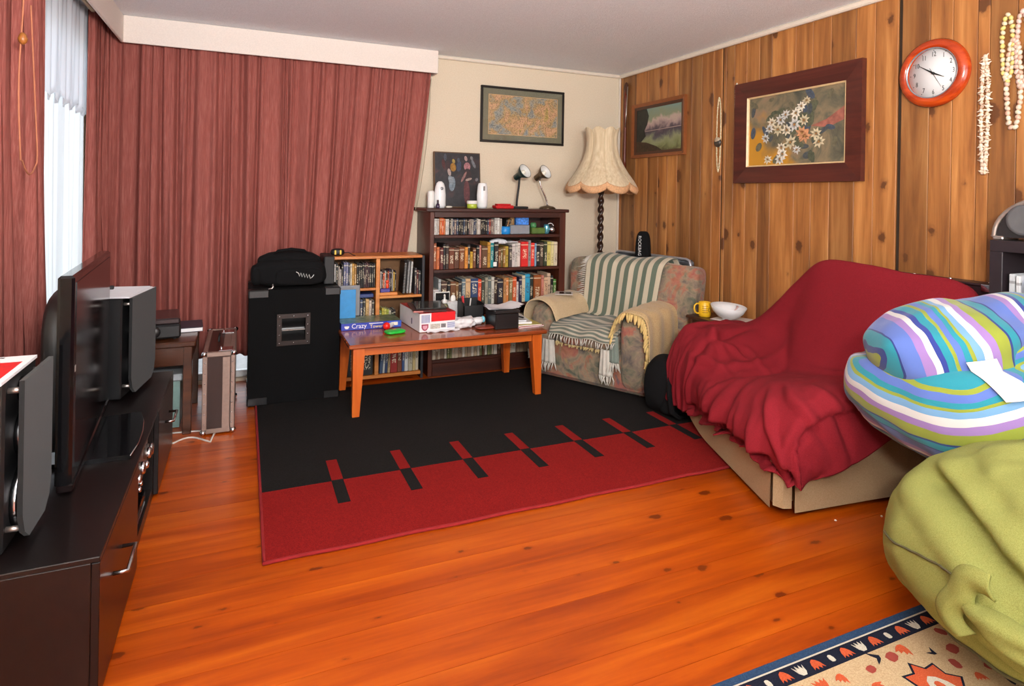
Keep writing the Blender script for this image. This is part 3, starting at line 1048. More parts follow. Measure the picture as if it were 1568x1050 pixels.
def book(x0, x1, yf, depth, z0, h, rgb, label, cat='book', name='book', group=None, tilt=0.0, title=None, seed=0):
    mb = MB()
    w = x1 - x0
    g = min(.0022, w * .15)
    # spine block with rounded edges, covers, recessed page block at top
    mb.box(-w / 2, w / 2, 0, .008, 0, h, min(.003, w * .3))
    mb.box(-w / 2, -w / 2 + g, .008, depth, 0, h).box(w / 2 - g, w / 2, .008, depth, 0, h)
    mb.box(-w / 2 + g, w / 2 - g, .008, depth - .004, .003, h - .004, 0, 1)
    if title is None:
        title = (236, 226, 196) if sum(rgb) < 380 else (60, 40, 30)
    o = link(name, mb.mesh(name), [book_mat(rgb, title, seed), M_cream])
    o.location = ((x0 + x1) / 2, yf, z0)
    o.rotation_euler = (0, tilt, 0)
    if tilt:
        o.location.z += abs(math.sin(tilt)) * w / 2
    tag(o, label, cat, group)
    return o


def colname(c):
    r, g, b = c
    mx, mn = max(c), min(c)
    if mx < 60:
        return 'black'
    if mx - mn < 28:
        return 'white' if mx > 195 else 'pale grey' if mx > 140 else 'grey' if mx > 95 else 'charcoal'
    if r >= g >= b:
        if mx > 190 and mn > 120:
            return 'cream'
        if r > 165 and g < 75:
            return 'red'
        if r > 185 and g > 140:
            return 'yellow'
        if r > 165 and g > 75:
            return 'orange'
        if r - g < 22 and r < 150:
            return 'olive'
        return 'brown' if g > 38 else 'maroon'
    if r >= b > g:
        return 'pink' if mx > 150 else 'plum'
    if b > r and b >= g:
        if g > 120 and b > 170 and r < 120:
            return 'sky blue'
        return 'navy blue' if b < 110 else 'blue'
    if g >= r and g >= b:
        return 'teal' if b > r + 25 else 'green'
    return 'mixed'


def row(spec, x0, x1, yf, z0, hmax, depth, shelf, noun='book', group='books', jitter=.012, seed=0, name=None):
    """spec list of (width weight, rgb, height fraction[, tilt])"""
    tot = sum(s[0] for s in spec)
    rnd = random.Random(seed)
    x = x0
    n = 0
    for s in spec:
        w = s[0] / tot * (x1 - x0)
        if s[1] is not None:
            n += 1
            book(x + .0007, x + w - .0007, yf + rnd.uniform(0, jitter), depth * rnd.uniform(.85, 1), z0 + .0006, hmax * s[2], s[1],
                 '%s %s, %s from left on %s' % (colname(s[1]), noun, ordn(n), shelf), noun.split()[-1], name or noun.replace(' ', '_'), group, s[3] if len(s) > 3 else 0, seed=n)
        x += w


# dark bookcase
bcs = thing('bookcase', 'tall dark mahogany bookcase filled with books against cream wall', 'bookcase', (1.843, 4.605, 0))
w2, dep = .573, .185
part('top', MB().box(-w2 - .035, w2 + .02, -dep - .022, dep, 1.232, 1.258, .005), M_darkwood, bcs)
part('top_rail', MB().box(-w2 + .034, w2 - .055, -dep, -dep + .02, 1.19, 1.232, .002), M_darkwood, bcs)
part('side_panel', MB().box(-w2, -w2 + .034, -dep, dep, 0, 1.232, .003), M_darkwoodz, bcs)
part('side_panel', MB().box(w2 - .055, w2, -dep, dep, 0, 1.232, .003), M_darkwoodz, bcs)
part('back_panel', MB().box(-w2 + .034, w2 - .055, dep - .008, dep, .0, 1.232), M_darkwood, bcs)
SHZ = (1.057, .797, .515, .12)
for z in SHZ:
    part('shelf', MB().box(-w2 + .034, w2 - .055, -dep + .003, dep - .008, z - .024, z, .003), M_darkwood, bcs)
part('plinth', MB().box(-w2 + .034, w2 - .055, -dep, -dep + .02, 0, .096, .003), M_darkwood, bcs)

BX0, BX1, BY = 1.308, 2.352, 4.432
W_, K_, D_ = (214, 210, 204), (26, 24, 26), (48, 40, 38)
BR, DB, OR, GO, YE, TE, RE = (96, 52, 26), (58, 32, 22), (196, 100, 40), (176, 120, 40), (206, 170, 60), (24, 130, 136), (206, 34, 32)
r1 = [(1.2, W_, .95), (1, (200, 200, 196), .95), (1, (188, 176, 168), .95), (1.3, OR, 1), (1.2, (204, 84, 34), 1), (1, (200, 120, 70), .95), (1, W_, .93), (1, (206, 204, 200), .93), (1, K_, .93)]
rn = random.Random(11)
for i in range(26):
    r1.append((rn.choice((.8, 1, 1.2)), rn.choice((K_, K_, (70, 62, 58), (120, 100, 96), W_, (150, 140, 132), (140, 50, 44), (60, 70, 90), (180, 172, 160), D_)), rn.uniform(.90, .97)))
r1 += [(1.8, (190, 188, 182), 1), (1.6, (214, 212, 206), 1), (1.2, (176, 170, 160), .96)]
row(r1, BX0, 1.862, BY + .01, SHZ[0], .128, .13, 'top shelf of dark bookcase', 'disc case', 'disc cases on the top bookcase shelf', .01, 5)
for i in range(4):
    book(1.886 + i * .015, 1.895 + i * .015, BY + .04, .12, SHZ[0] + .001, .12, ((40, 36, 34), (150, 110, 70), (70, 60, 54), (180, 150, 110))[i], '%s disc case leaning behind the blue tape, %s of four leaning' % (('black', 'tan', 'charcoal', 'beige')[i], ordn(i + 1)), 'case', 'disc_case', 'leaning disc cases', .26)
row([(1.1, (150, 76, 38), .96), (1.1, (204, 112, 64), .82), (1.3, (92, 30, 26), .8), (.9, K_, .94), (1.2, (50, 34, 30), .93), (2, (104, 50, 24), .80), (2, (84, 46, 24), .78), (2, (122, 66, 28), .80), (1.2, (214, 140, 56), .80), (1, D_, .9), (1.1, (200, 160, 50), .62), (1.2, (110, 66, 40), .76), (1.1, K_, .86), (.9, (196, 128, 116), .86), (2.3, (92, 60, 34), .82), (1.3, (190, 140, 50), .97), (1.4, TE, .94), (1.6, (34, 32, 36), .98), (1, (120, 70, 34), .74), (1, (100, 84, 40), .76), (1, (140, 100, 44), .78), (1.2, (176, 150, 56), .80), (1.3, (72, 66, 66), .84), (1.3, (208, 200, 196), .9), (1.2, (196, 192, 186), .92), (1.1, (216, 206, 196), .93), (3, RE, .97), (1.2, (140, 138, 140), 1.02), (1.6, (214, 54, 46), .92), (.7, (130, 170, 200), .9), (1.6, K_, .95), (1.6, (70, 56, 44), .93), (1.4, (50, 60, 40), .96), (1.6, (208, 196, 110), .96), (1.2, (218, 206, 150), .95), (1.5, (210, 198, 172), .95)],
    BX0, BX1, BY, SHZ[1], .205, .19, 'second shelf of dark bookcase', 'book', 'books on the second bookcase shelf', .018, 6)
row([(2.0, (196, 190, 190), .58), (.9, (168, 176, 178), .92), (2.2, (70, 44, 34), .84), (1, K_, .82), (2, (104, 62, 30), .84), (1, (120, 84, 44), .8), (1.2, D_, .84), (1.4, (92, 112, 122), .9), (2, (204, 168, 124), .9), (2.8, (38, 62, 104), .9), (1.4, (206, 70, 36), .86), (1.1, (60, 66, 56), .9), (1.1, (150, 146, 128), .92), (1.3, (90, 100, 98), .94), (1.1, (196, 194, 184), .93), (1.4, (50, 32, 24), .9), (2.2, (30, 30, 44), .84), (1, (184, 134, 84), .88), (1.2, (196, 120, 60), .88), (1.4, (126, 110, 70), .88), (1.6, (196, 84, 40), .9), (1, (206, 200, 196), .72), (1.1, (48, 44, 74), .9), (1.4, (206, 196, 166), .94), (2, (42, 150, 190), .98), (1.4, (34, 44, 40), .94), (3, (140, 74, 28), .94), (1, (196, 126, 110), .92), (1.6, (208, 172, 140), .84), (1.4, (202, 176, 150), .98), (1.2, K_, .9), (1.2, (62, 112, 44), .76)],
    BX0, BX1, BY, SHZ[2], .225, .2, 'third shelf of dark bookcase', 'book', 'books on the third bookcase shelf', .02, 7)
r4 = []
for i in range(44):
    r4.append((rn.choice((.7, .9, 1.2, 1.5)), rn.choice(((176, 160, 140), (150, 128, 106), (120, 96, 76), (200, 190, 176), (96, 62, 44), (166, 146, 120), (110, 110, 70), (186, 176, 160))), rn.uniform(.86, 1)))
row(r4, BX0, BX1, BY, SHZ[3], .285, .21, 'bottom shelf of dark bookcase', 'magazine', 'magazines on the bottom bookcase shelf', .012, 8)
# other things on bookcase shelves
TM = lambda x, y, z: Matrix.Translation((x, y, z))
tp = thing('tape_roll', 'bright blue roll on the top bookcase shelf', 'roll', (1.895, 4.46, SHZ[0] + .0006))
part('band', MB().lathe([(.032, 0), (.040, .006), (.042, .03), (.038, .058), (.030, .062), (.026, .058), (.026, .004)], 24, cap=False), plain((30, 130, 205), .35), tp)
one('metal_box', MB().box(-.085, .085, -.05, .05, 0, .072, .004), plain((138, 144, 152), .4, .3), 'grey metal box on the top bookcase shelf under blue packet', 'box', (2.02, 4.50, SHZ[0] + .0006))
one('picture_packet', MB().box(-.055, .055, -.02, .02, 0, .075, .003), plain((70, 130, 214), .3, var=.5, sc=60), 'bright blue packet standing on the grey metal box', 'packet', (2.05, 4.49, SHZ[0] + .0732))
one('tan_packet', MB().box(-.018, .018, -.02, .02, 0, .075, .003), plain((128, 98, 54), .5), 'narrow tan packet beside the blue packet on metal box', 'packet', (1.965, 4.50, SHZ[0] + .0732))
one('green_tin', MB().box(-.06, .06, -.05, .05, 0, .05, .006), plain((78, 104, 44), .45, var=.2), 'olive green tin on the top bookcase shelf beside metal box', 'tin', (2.185, 4.50, SHZ[0] + .0006))
one('green_pot', MB().lathe([(.022, 0), (.026, .012), (.025, .03), (.018, .04)], 16), plain((70, 130, 80), .4), 'small green pot standing on the olive tin', 'pot', (2.15, 4.48, SHZ[0] + .0512))
an = thing('silver_ornament', 'shiny blue and silver ornament at right end of top shelf', 'ornament', (2.265, 4.47, SHZ[0] + .0006))
part('cup', MB().lathe([(.018, 0), (.022, .01), (.026, .06), (.02, .078)], 18), plain((110, 190, 214), .15, .7), an)
part('ball', MB().blob((.05, .0, .033), (.033, .03, .033), 2, 20, 14), M_chrome, an)
part('wire_loop', MB().tube([(.04 + .03 * math.cos(a * .5), .01, .055 + .03 * math.sin(a * .5)) for a in range(8)], .003, 6), M_white, an)
one('folded_cloth', MB().blob((0, 0, .012), (.16, .05, .012), 3, 30, 10, disp=bagdisp(2.2, .12)), plain((60, 50, 46), .9), 'dark flat cloth lying on the disc cases', 'cloth', (1.53, 4.51, SHZ[0] + .128))
one('pale_gadget', MB().blob((0, 0, .016), (.075, .03, .022), 2.6, 28, 14, disp=lambda q: Vector((q.x, q.y, q.z - .1 * abs(q.x)))), plain((200, 206, 214), .35), 'pale grey sleek gadget lying on books of the second shelf', 'gadget', (1.845, 4.48, .986))
one('white_tag', MB().box(-.014, .014, -.001, .001, 0, .034), M_white, 'small white square tag stuck to a dark book spine', 'tag', (1.801, 4.4305, SHZ[1] + .012))
one('loose_paper', MB().box(-.05, .06, -.08, .08, 0, .006, .002), M_paper, 'white paper lying flat on cream books of second shelf', 'paper', (1.95, 4.54, .9915))
wc = thing('picture_tile', 'white framed dark picture tile standing on the third shelf end', 'frame', (1.372, 4.427, .516))
part('frame', MB().box(-.055, .062, -.006, .002, .0, .115, .003), M_white, wc)
part('dark_face', MB().box(-.05, .056, -.0075, -.006, .03, .108), plain((30, 30, 32), .2), wc)

# things on bookcase top  (z = 1.258)
ZT = 1.2585
pt = thing('figure_painting', 'unframed dark painting of standing figures leaning on the bookcase top', 'painting', (1.575, 4.70, ZT))
TLT = Matrix.Rotation(math.radians(-6), 4, 'X')
part('board', MB().box(-.195, .20, -.010, .006, .0, .45, .002, 0, TLT), plain((92, 66, 38), .6), pt)
td = NT('dark_painted_ground')
g_ = td.noise(td.coord(), 14, 5, .6, .6)
td.col(td.ramp(g_, [(.3, C(16, 18, 22)), (.55, C(36, 34, 40)), (.75, C(74, 40, 40))]))
part('painted_ground', MB().box(-.186, .192, -.0118, -.010, .008, .442, 0, 0, TLT), td.fin(.5), pt)


def ell(cx, cz, rx, rz_, rot=0.0, n=14):
    return [(cx + rx * math.cos(a) * math.cos(rot) - rz_ * math.sin(a) * math.sin(rot), cz + rx * math.cos(a) * math.sin(rot) + rz_ * math.sin(a) * math.cos(rot)) for a in [2 * PI * i / n for i in range(n)]]


ROTX = Matrix.Rotation(PI / 2, 4, 'X')
figs = [((-.10, .405, .012, .03, 0), (80, 86, 100)), ((-.115, .35, .015, .04, .1), (92, 34, 34)), ((-.075, .33, .02, .05, .1), (70, 44, 48)), ((-.03, .375, .012, .018, .3), (226, 190, 90)), ((-.035, .325, .024, .035, .1), (198, 140, 40)), ((.015, .335, .02, .045, -.1), (66, 80, 110)), ((.012, .385, .012, .018, 0), (90, 96, 112)),
        ((.075, .40, .012, .022, .2), (214, 180, 176)), ((.085, .335, .028, .035, 0), (206, 140, 146)), ((.085, .26, .035, .06, 0), (60, 40, 44)), ((.055, .25, .01, .05, -.5), (180, 130, 126)), ((.095, .23, .03, .01, .3), (214, 188, 176)), ((.078, .12, .026, .10, 0), (120, 62, 66)), ((.14, .36, .012, .04, .4), (140, 142, 150)), ((.125, .405, .012, .018, .3), (150, 150, 152)), ((.165, .23, .012, .015, -.5), (150, 144, 150)),
        ((-.068, .285, .014, .03, .2), (220, 198, 190)), ((-.045, .19, .026, .06, -.1), (150, 170, 186)), ((-.055, .22, .02, .04, .3), (172, 186, 196))]
for i, (e_, c_) in enumerate(figs):
    part('painted_shape', MB().prism(ell(*e_), .0116 + i * .00004, .0126 + i * .00004, 0, TLT @ ROTX), plain(tuple(int(q * .72) for q in c_), .6, var=.35, sc=70), pt)

fr1 = thing('air_freshener', 'tall white air freshener dispenser in front of dark painting', 'dispenser', (1.385, 4.56, ZT))
prof = [(.040, 0), (.047, .02), (.047, .10), (.040, .16), (.030, .19), (.014, .205)]
part('shell', MB().lathe(prof, 24, rfun=lambda r, z, a: (r * (1 - .18 * abs(math.sin(a))), z)), M_whitegloss, fr1)
part('nozzle', MB().lathe([(.012, 0), (.010, .004)], 12, M=TM(.004, -.037, .15) @ ROTX), plain((150, 156, 164), .3, .6), fr1)
fr2 = thing('air_freshener', 'tall white air freshener dispenser right of the dark painting', 'dispenser', (1.735, 4.56, ZT))
prof = [(.036, 0), (.044, .02), (.047, .10), (.042, .17), (.036, .195), (.030, .20)]
part('shell', MB().lathe(prof, 24, rfun=lambda r, z, a: (r * (1 - .18 * abs(math.sin(a))), z)), M_whitegloss, fr2)
part('nozzle', MB().box(-.008, .008, -.042, -.034, .14, .175, .003), plain((150, 150, 150), .3, .5), fr2)
one('spray_can', MB().lathe([(.024, 0), (.026, .004), (.026, .118), (.022, .128), (.012, .132)], 20), M_white, 'plain white cylinder at the left end of bookcase top', 'can', (1.31, 4.55, ZT))
nb = thing('small_bottle', 'tiny dark purple bottle standing before the left dispenser', 'bottle', (1.345, 4.48, ZT))
part('bottle_body', MB().lathe([(.013, 0), (.015, .005), (.014, .028), (.007, .036)], 14), plain((56, 40, 66), .2), nb)
part('cap', MB().lathe([(.007, .036), (.008, .04), (.007, .062)], 12), plain((40, 30, 40), .3), nb)
jr = thing('cream_jar', 'small lime green jar with white lid on bookcase top', 'jar', (1.628, 4.50, ZT))
part('jar_body', MB().lathe([(.036, 0), (.040, .004), (.040, .030), (.038, .034)], 24), plain((170, 186, 60), .3), jr)
part('lid', MB().lathe([(.041, .034), (.042, .038), (.042, .056), (.036, .060)], 24), M_white, jr)
one('red_gadget', MB().box(-.075, .08, -.045, .045, 0, .026, .006).box(-.06, .06, -.03, .03, .026, .038, .004), plain((186, 24, 30), .3), 'flat shiny red gadget beside the desk lamps on bookcase', 'gadget', (1.90, 4.53, ZT))
one('pebble', MB().blob((0, 0, .009), (.028, .016, .009), 2, 14, 8), plain((206, 198, 186), .6), 'small pale stone before the dark painting', 'stone', (1.44, 4.50, ZT))


def desk_lamp(label, x, y, hz, col, arm, square, bend, rim, metal=0.0, rough=.3):
    l = thing('desk_lamp', label, 'lamp', (x, y, ZT))
    m = plain(col, rough, metal)
    if square:
        part('base', MB().box(-.055, .085, -.05, .05, 0, .018, .005), M_black, l)
    else:
        part('base', MB().lathe([(.068, 0), (.07, .006), (.055, .018), (.02, .026), (.012, .03)], 28), m, l)
    pts = [(bend * (math.sin(i / 12 * PI * .5)) ** 2 * -1, 0, .02 + i * (hz - .02) / 12) for i in range(13)]
    part('stem', MB().tube(pts, arm[1], 10), arm[0], l)
    p = pts[-1]
    Mh = TM(p[0] + .0, -.01, hz + .03) @ Matrix.Rotation(math.radians(38), 4, 'Y') @ Matrix.Rotation(math.radians(52), 4, 'X')
    s_ = part('shade', MB().lathe([(.022, -.055), (.026, -.05), (.028, 0), (.04, .02), (.055, .045), (.062, .066), (.060, .066), (.053, .046), (.038, .023), (.02, .01)], 24, M=Mh, cap=False), m, l)
    part('reflector', MB().lathe([(.059, .0645), (.052, .046), (.037, .023), (.001, .012)], 24, M=Mh, cap=False), plain((206, 208, 206), .3), s_)
    part('bulb', MB().blob((0, 0, .035), (.022, .022, .026), 2, 14, 10, M=Mh), plain((226, 224, 212), .3), s_)
    return l


desk_lamp('dark green desk lamp with black stem on bookcase top', 2.035, 4.56, .245, (20, 44, 44), (M_black, .009), True, -.02, None)
desk_lamp('bronze desk lamp with chrome gooseneck at right of bookcase top', 2.315, 4.56, .245, (96, 78, 58), (M_chrome, .007), False, .075, None, .7, .3)

# ------------------------------------------------------------------ small bookshelf
ss = thing('small_bookshelf', 'low pine bookshelf with black sides holding disc cases and files', 'bookshelf', (.90, 4.56, 0))
sw, sdp, sh = .335, .135, .912
M_slate = plain((26, 29, 36), .5)
part('top', MB().box(-sw, sw - .018, -sdp - .004, sdp, sh - .02, sh, .003), M_lightwood, ss)
part('side_panel', MB().box(-sw, -sw + .016, -sdp, sdp, 0, sh - .02), M_slate, ss)
part('side_panel', MB().box(sw - .018, sw, -sdp, sdp, 0, sh - .005), M_slate, ss)
part('divider', MB().box(-.022, .006, -sdp, sdp - .01, .055, sh - .02, .002), M_lightwood, ss)
part('back_panel', MB().box(-sw + .016, sw - .018, sdp - .008, sdp, 0, sh - .02), plain((120, 84, 50), .7), ss)
part('shelf', MB().box(.006, sw - .018, -sdp, sdp - .008, .602, .62, .002), M_lightwood, ss)
part('shelf', MB().box(.006, sw - .018, -sdp, sdp - .008, .33, .348, .002), M_lightwood, ss)
part('shelf', MB().box(-sw + .016, -.022, -sdp, sdp - .008, .665, .683, .002), M_lightwood, ss)
part('shelf', MB().box(-sw + .016, -.022, -sdp, sdp - .008, .42, .438, .002), M_lightwood, ss)
part('bottom_shelf', MB().box(-sw + .016, sw - .018, -sdp, sdp - .008, .03, .055, .002), M_lightwood, ss)
r5 = [(1, (206, 204, 200), .92), (1.2, K_, .95), (.9, (170, 160, 150), .84), (.9, (180, 172, 166), .72), (1, K_, .9), (1.3, (88, 92, 128), .98), (1.3, (104, 108, 140), .98), (.9, (54, 60, 80), .95), (1.1, (200, 190, 170), .92), (1.2, (196, 150, 66), .92), (1.2, (150, 110, 50), .9), (1, K_, .94), (1, D_, .94), (1, K_, .92)]
for i in range(7):
    r5.append((1, rn.choice((K_, D_, (44, 46, 60), (60, 34, 40))), rn.uniform(.88, .96)))
row(r5, .584, .872, 4.428, .684, .190, .135, 'upper left of pine bookshelf', 'disc case', 'disc cases in the pine bookshelf', .006, 9)
r6 = [(3.2, (60, 58, 60), .9), (2, (96, 92, 90), .9), (1.2, (196, 150, 66), .85), (1.0, K_, .9), (1, (150, 146, 140), .82), (1, K_, .86), (1, (60, 70, 96), .84), (1, K_, .86), (1.2, (196, 160, 104), .86), (1.0, (206, 186, 170), .8), (1, D_, .8)]
row(r6, .584, .872, 4.430, .439, .190, .135, 'lower left of pine bookshelf', 'disc case', 'disc cases in the pine bookshelf', .006, 10)
one('blue_case', MB().box(-.065, .065, -.065, .065, 0, .028, .004), plain((38, 58, 112), .4), 'flat navy blue case lying on disc cases, lower left of pine bookshelf', 'case', (.80, 4.50, .6125))
r7 = [(1, K_, .9), (1, (196, 184, 176), .84), (1, (60, 56, 60), .88), (1.2, (206, 90, 50), .78), (1.1, (190, 184, 176), .86), (1, K_, .88), (1, (172, 76, 40), .84), (1, (80, 60, 90), .9), (1, K_, .88), (1, (160, 156, 150), .9), (1.2, (196, 160, 70), .8), (1, K_, .84)]
row(r7, .908, 1.035, 4.47, .645, .175, .13, 'upper right of pine bookshelf', 'disc case', 'disc cases in the pine bookshelf', .006, 12)
one('wood_riser', MB().box(-.066, .066, -.09, .09, 0, .022, .003), M_lightwood, 'pine block under the disc cases, upper right of pine bookshelf', 'block', (.974, 4.535, .6205))
one('purple_box', MB().box(-.035, .035, -.012, .012, 0, .028, .004), plain((70, 60, 140), .4), 'small purple box in front of disc cases, upper right pine bookshelf', 'box', (.95, 4.455, .643))
one('red_figure', MB().blob((0, 0, .05), (.012, .008, .012), 2, 14, 8).blob((0, 0, .02), (.011, .008, .02), 2.4, 12, 8), plain((222, 70, 40), .4), 'tiny red and white trinket before the disc cases', 'trinket', (.962, 4.44, .672))


def binder(x, y, lean, label, rgb):
    b = thing('spiral_notebook', label, 'notebook', (x, y, .6265), 0)
    Mx = Matrix.Rotation(lean, 4, 'Y')
    part('covers', MB().box(-.006, .006, .008, .15, 0, .235, .002, 0, Mx), plain(rgb, .4), b)
    sp = MB()
    for i in range(20):
        c_ = (0, .006, .01 + i * .0112)
        sp.tube([Mx @ Vector((c_[0] + .0075 * math.cos(a * PI / 3), c_[1] + .0075 * math.sin(a * PI / 3), c_[2])) for a in range(6)], .0013, 4, closed=True)
    part('spiral', sp, M_white, b)


binder(1.085, 4.44, .06, 'black spiral notebook leaning in pine bookshelf, leftmost of the three', (20, 20, 22))
binder(1.115, 4.45, .06, 'grey spiral notebook leaning in pine bookshelf, middle of the three', (120, 120, 122))
binder(1.138, 4.455, .06, 'pale grey spiral notebook leaning in pine bookshelf, rightmost of the three', (190, 190, 188))
row([(1, (60, 56, 58), .92), (.8, (90, 34, 36), .84), (1, (46, 44, 48), .82)], 1.165, 1.212, 4.44, .6205, .21, .14, 'right end of pine bookshelf', 'book', 'books at the pine bookshelf end', .004, 14)
row([(1, (90, 110, 60), .8), (1, (180, 170, 60), .9), (1.2, (196, 190, 90), .86), (1, (160, 170, 70), .84), (1, (206, 200, 180), .8), (1, K_, .8), (1, D_, .82)], .912, 1.03, 4.44, .349, .2, .14, 'middle right of pine bookshelf', 'book', 'books in the middle right compartment', .01, 15)
row([(1.2, K_, .9), (1, D_, .95), (2.4, (22, 22, 24), 1), (2, (30, 28, 28), .98)], .60, .868, 4.432, .056, .29, .2, 'bottom left of pine bookshelf', 'file', 'files on the bottom pine shelf', .01, 16)
row([(1.2, (60, 80, 110), .92, .06), (.8, (190, 190, 186), .96, .06), (1, (44, 60, 96), .9, .05), (1, (176, 150, 110), .95, .05), (2.6, (150, 34, 30), .97), (1.8, (116, 60, 34), .97), (1, (60, 84, 130), .98), (1.4, (206, 206, 202), 1), (1.6, (176, 170, 150), .98), (1.1, (190, 170, 120), .98), (1.2, (196, 184, 160), 1)], .915, 1.205, 4.432, .056, .29, .2, 'bottom right of pine bookshelf', 'file', 'files on the bottom pine shelf', .01, 17)
sg = thing('striped_gadget', 'black gadget with two yellow stripes on top of pine bookshelf', 'gadget', (.615, 4.50, .9125))
part('body', MB().blob((0, 0, .026), (.048, .03, .026), 2.8, 26, 14), M_black, sg)
for xx in (-.018, .018):
    part('yellow_stripe', MB().box(xx - .006, xx + .006, -.032, -.026, .01, .042, .002), plain((226, 190, 60), .4), sg)
part('lead', MB().tube([(.045, 0, .02), (.075, -.01, .024), (.10, -.03, .008), (.115, -.06, .004)], .003, 6), M_black, sg)

# ------------------------------------------------------------------ coffee table
ct = thing('coffee_table', 'orange-brown wooden coffee table with tapered legs standing on the rug', 'table', (1.247, 4.045, .0108))
TX, TY, TZ = .662, .325, .441
part('top', MB().box(-TX, TX, -TY, TY, TZ - .026, TZ, .007), M_tabletop, ct)
for sy in (-1, 1):
    part('apron', MB().box(-TX + .10, TX - .10, sy * (TY - .055) - .011, sy * (TY - .055) + .011, TZ - .078, TZ - .026, .002), M_orange, ct)
for sx in (-1, 1):
    part('apron', MB().box(sx * (TX - .06) - .011, sx * (TX - .06) + .011, -TY + .08, TY - .08, TZ - .078, TZ - .026, .002), M_orange, ct)
for sx in (-1, 1):
    for sy in (-1, 1):
        ox, oy = sx * (TX - .03), sy * (TY - .03)   # outer corner stays vertical
        a, b = .068, .042
        vs_ = []
        for z_, w_ in ((0, b), (TZ - .085, a), (TZ - .026, a)):
            vs_ += [(ox, oy, z_), (ox - sx * w_, oy, z_), (ox - sx * w_, oy - sy * w_, z_), (ox, oy - sy * w_, z_)]
        fs_ = [(0, 1, 2, 3), (8, 9, 10, 11)] + [(r * 4 + i, r * 4 + (i + 1) % 4, r * 4 + 4 + (i + 1) % 4, r * 4 + 4 + i) for r in (0, 1) for i in range(4)]
        part('leg', MB().raw(vs_, fs_), M_orangez, ct)
ZTB = .4522
# board game
gm = thing('board_game_box', 'flat blue board game box with white and yellow title on coffee table', 'game box', (.795, 4.245, ZTB), .02)
part('tray', MB().box(-.198, .198, -.112, .112, 0, .045, .002), plain((30, 50, 150), .35), gm)
td = NT('game_lid_print')
td.col(td.ramp(td.noise(td.coord(), 22, 4), [(.3, C(40, 60, 50)), (.5, C(96, 120, 90)), (.7, C(150, 150, 130))]))
part('lid_print', MB().box(-.199, .199, -.112, .113, .0452, .0475), td.fin(.3), gm)
part('lid_skirt', MB().box(-.200, .200, -.1145, -.112, .004, .0475), plain((32, 52, 160), .35), gm)
text('title', 'Crazy', .044, M_white, gm, (-.085, -.1152, .026), (PI / 2, 0, 0), .0004, sx=.95)
text('title', 'Tower', .032, plain((236, 214, 120), .5), gm, (.03, -.1152, .018), (PI / 2, 0, 0), .0004)
part('white_strip', MB().box(-.02, .075, -.1155, -.1145, .036, .041), M_white, gm)
part('side_panel_print', MB().box(.115, .198, -.1155, -.1145, .005, .046), plain((40, 80, 180), .35), gm)
part('barcode_label', MB().box(.13, .175, -.1160, -.1155, .016, .038), M_cream, gm)
part('badge_print', MB().prism([(-.18, .03), (-.15, .03), (-.15, .022), (-.158, .012), (-.172, .012), (-.18, .022)], .1146, .1154, 0, ROTX), M_white, gm)
# blue folder box on game
bf = thing('folder_box', 'upright bright blue folder standing on the board game box', 'folder', (.672, 4.31, .4998), 0)
part('blue_cover', MB().box(-.07, .045, -.008, .004, 0, .196, .002), plain((40, 136, 200), .45), bf)
part('paper_block', MB().box(-.066, .042, .004, .06, .002, .19), M_paper, bf)
part('grey_sleeve', MB().box(-.072, .085, .062, .070, 0, .215, .003), plain((120, 122, 126), .3), bf)
# toy with red ball, green pack
ty = thing('toy_bottle', 'white tube with a bright red ball end on coffee table', 'toy', (.895, 4.095, ZTB), -.7)
part('tube', MB().lathe([(.014, 0), (.017, .004), (.017, .075), (.012, .08)], 16, M=TM(0, .075, .019) @ ROTX), plain((206, 206, 210), .3), ty)
part('red_ball', MB().blob((0, -.015, .0245), (.025, .025, .0245), 2, 22, 14), plain((226, 34, 26), .3), ty)
gp = thing('green_packet', 'small flat green packet on the coffee table front', 'packet', (.915, 3.965, ZTB), .25)
part('wrapper', MB().blob((0, 0, .011), (.068, .042, .011), 4, 28, 10), plain((36, 176, 60), .3), gp)
part('top_flap', MB().box(-.05, .05, -.028, .028, .0185, .0225, .002), plain((60, 196, 84), .3), gp)
part('gold_mark', MB().box(-.012, .014, .004, .02, .0225, .0235), plain((196, 176, 70), .3), gp)
# beer carton
bn = thing('drinks_carton', 'white drinks carton with red top and shield on coffee table', 'carton', (1.175, 4.135, ZTB), .07)
L2, D2, H2 = .125, .215, .125
part('carton', MB().box(-L2, L2, -D2, D2, .002, H2, .002), plain((228, 226, 228), .5, var=.02), bn)
part('red_lid', MB().box(-L2 - .0008, L2 + .0008, -D2 - .0008, D2, H2, H2 + .002), plain((150, 24, 30), .5), bn)
F_ = -D2 - .0012
part('red_panel', MB().box(-.045, L2, F_, -D2 - .0002, .068, H2), plain((214, 20, 28), .45), bn)
for i in range(7):
    part('blue_stripe', MB().box(-.112 + i * .0085, -.108 + i * .0085, F_, -D2 - .0002, .062, .115), plain((62, 92, 160), .5), bn)
sh_ = [(-.112, .054), (-.065, .054), (-.065, .032), (-.075, .016), (-.0885, .010), (-.102, .016), (-.112, .032)]
s_ = part('shield_logo', MB().prism(sh_, D2 + .0002, D2 + .0012, 0, ROTX), plain((150, 50, 76), .5), bn)
part('shield_face', MB().prism([(-.088 + (a + .0885) * .65, .033 + (b - .033) * .6) for a, b in sh_], D2 + .0012, D2 + .0016, 0, ROTX), plain((206, 150, 166), .5), s_)
part('print_block', MB().box(-.05, .018, F_, -D2 - .0002, .02, .052), plain((180, 174, 164), .6, var=.3, sc=160), bn)
part('barcode', MB().box(.024, .058, F_, -D2 - .0002, .024, .05), plain((110, 106, 108), .6, var=.6, sc=220), bn)
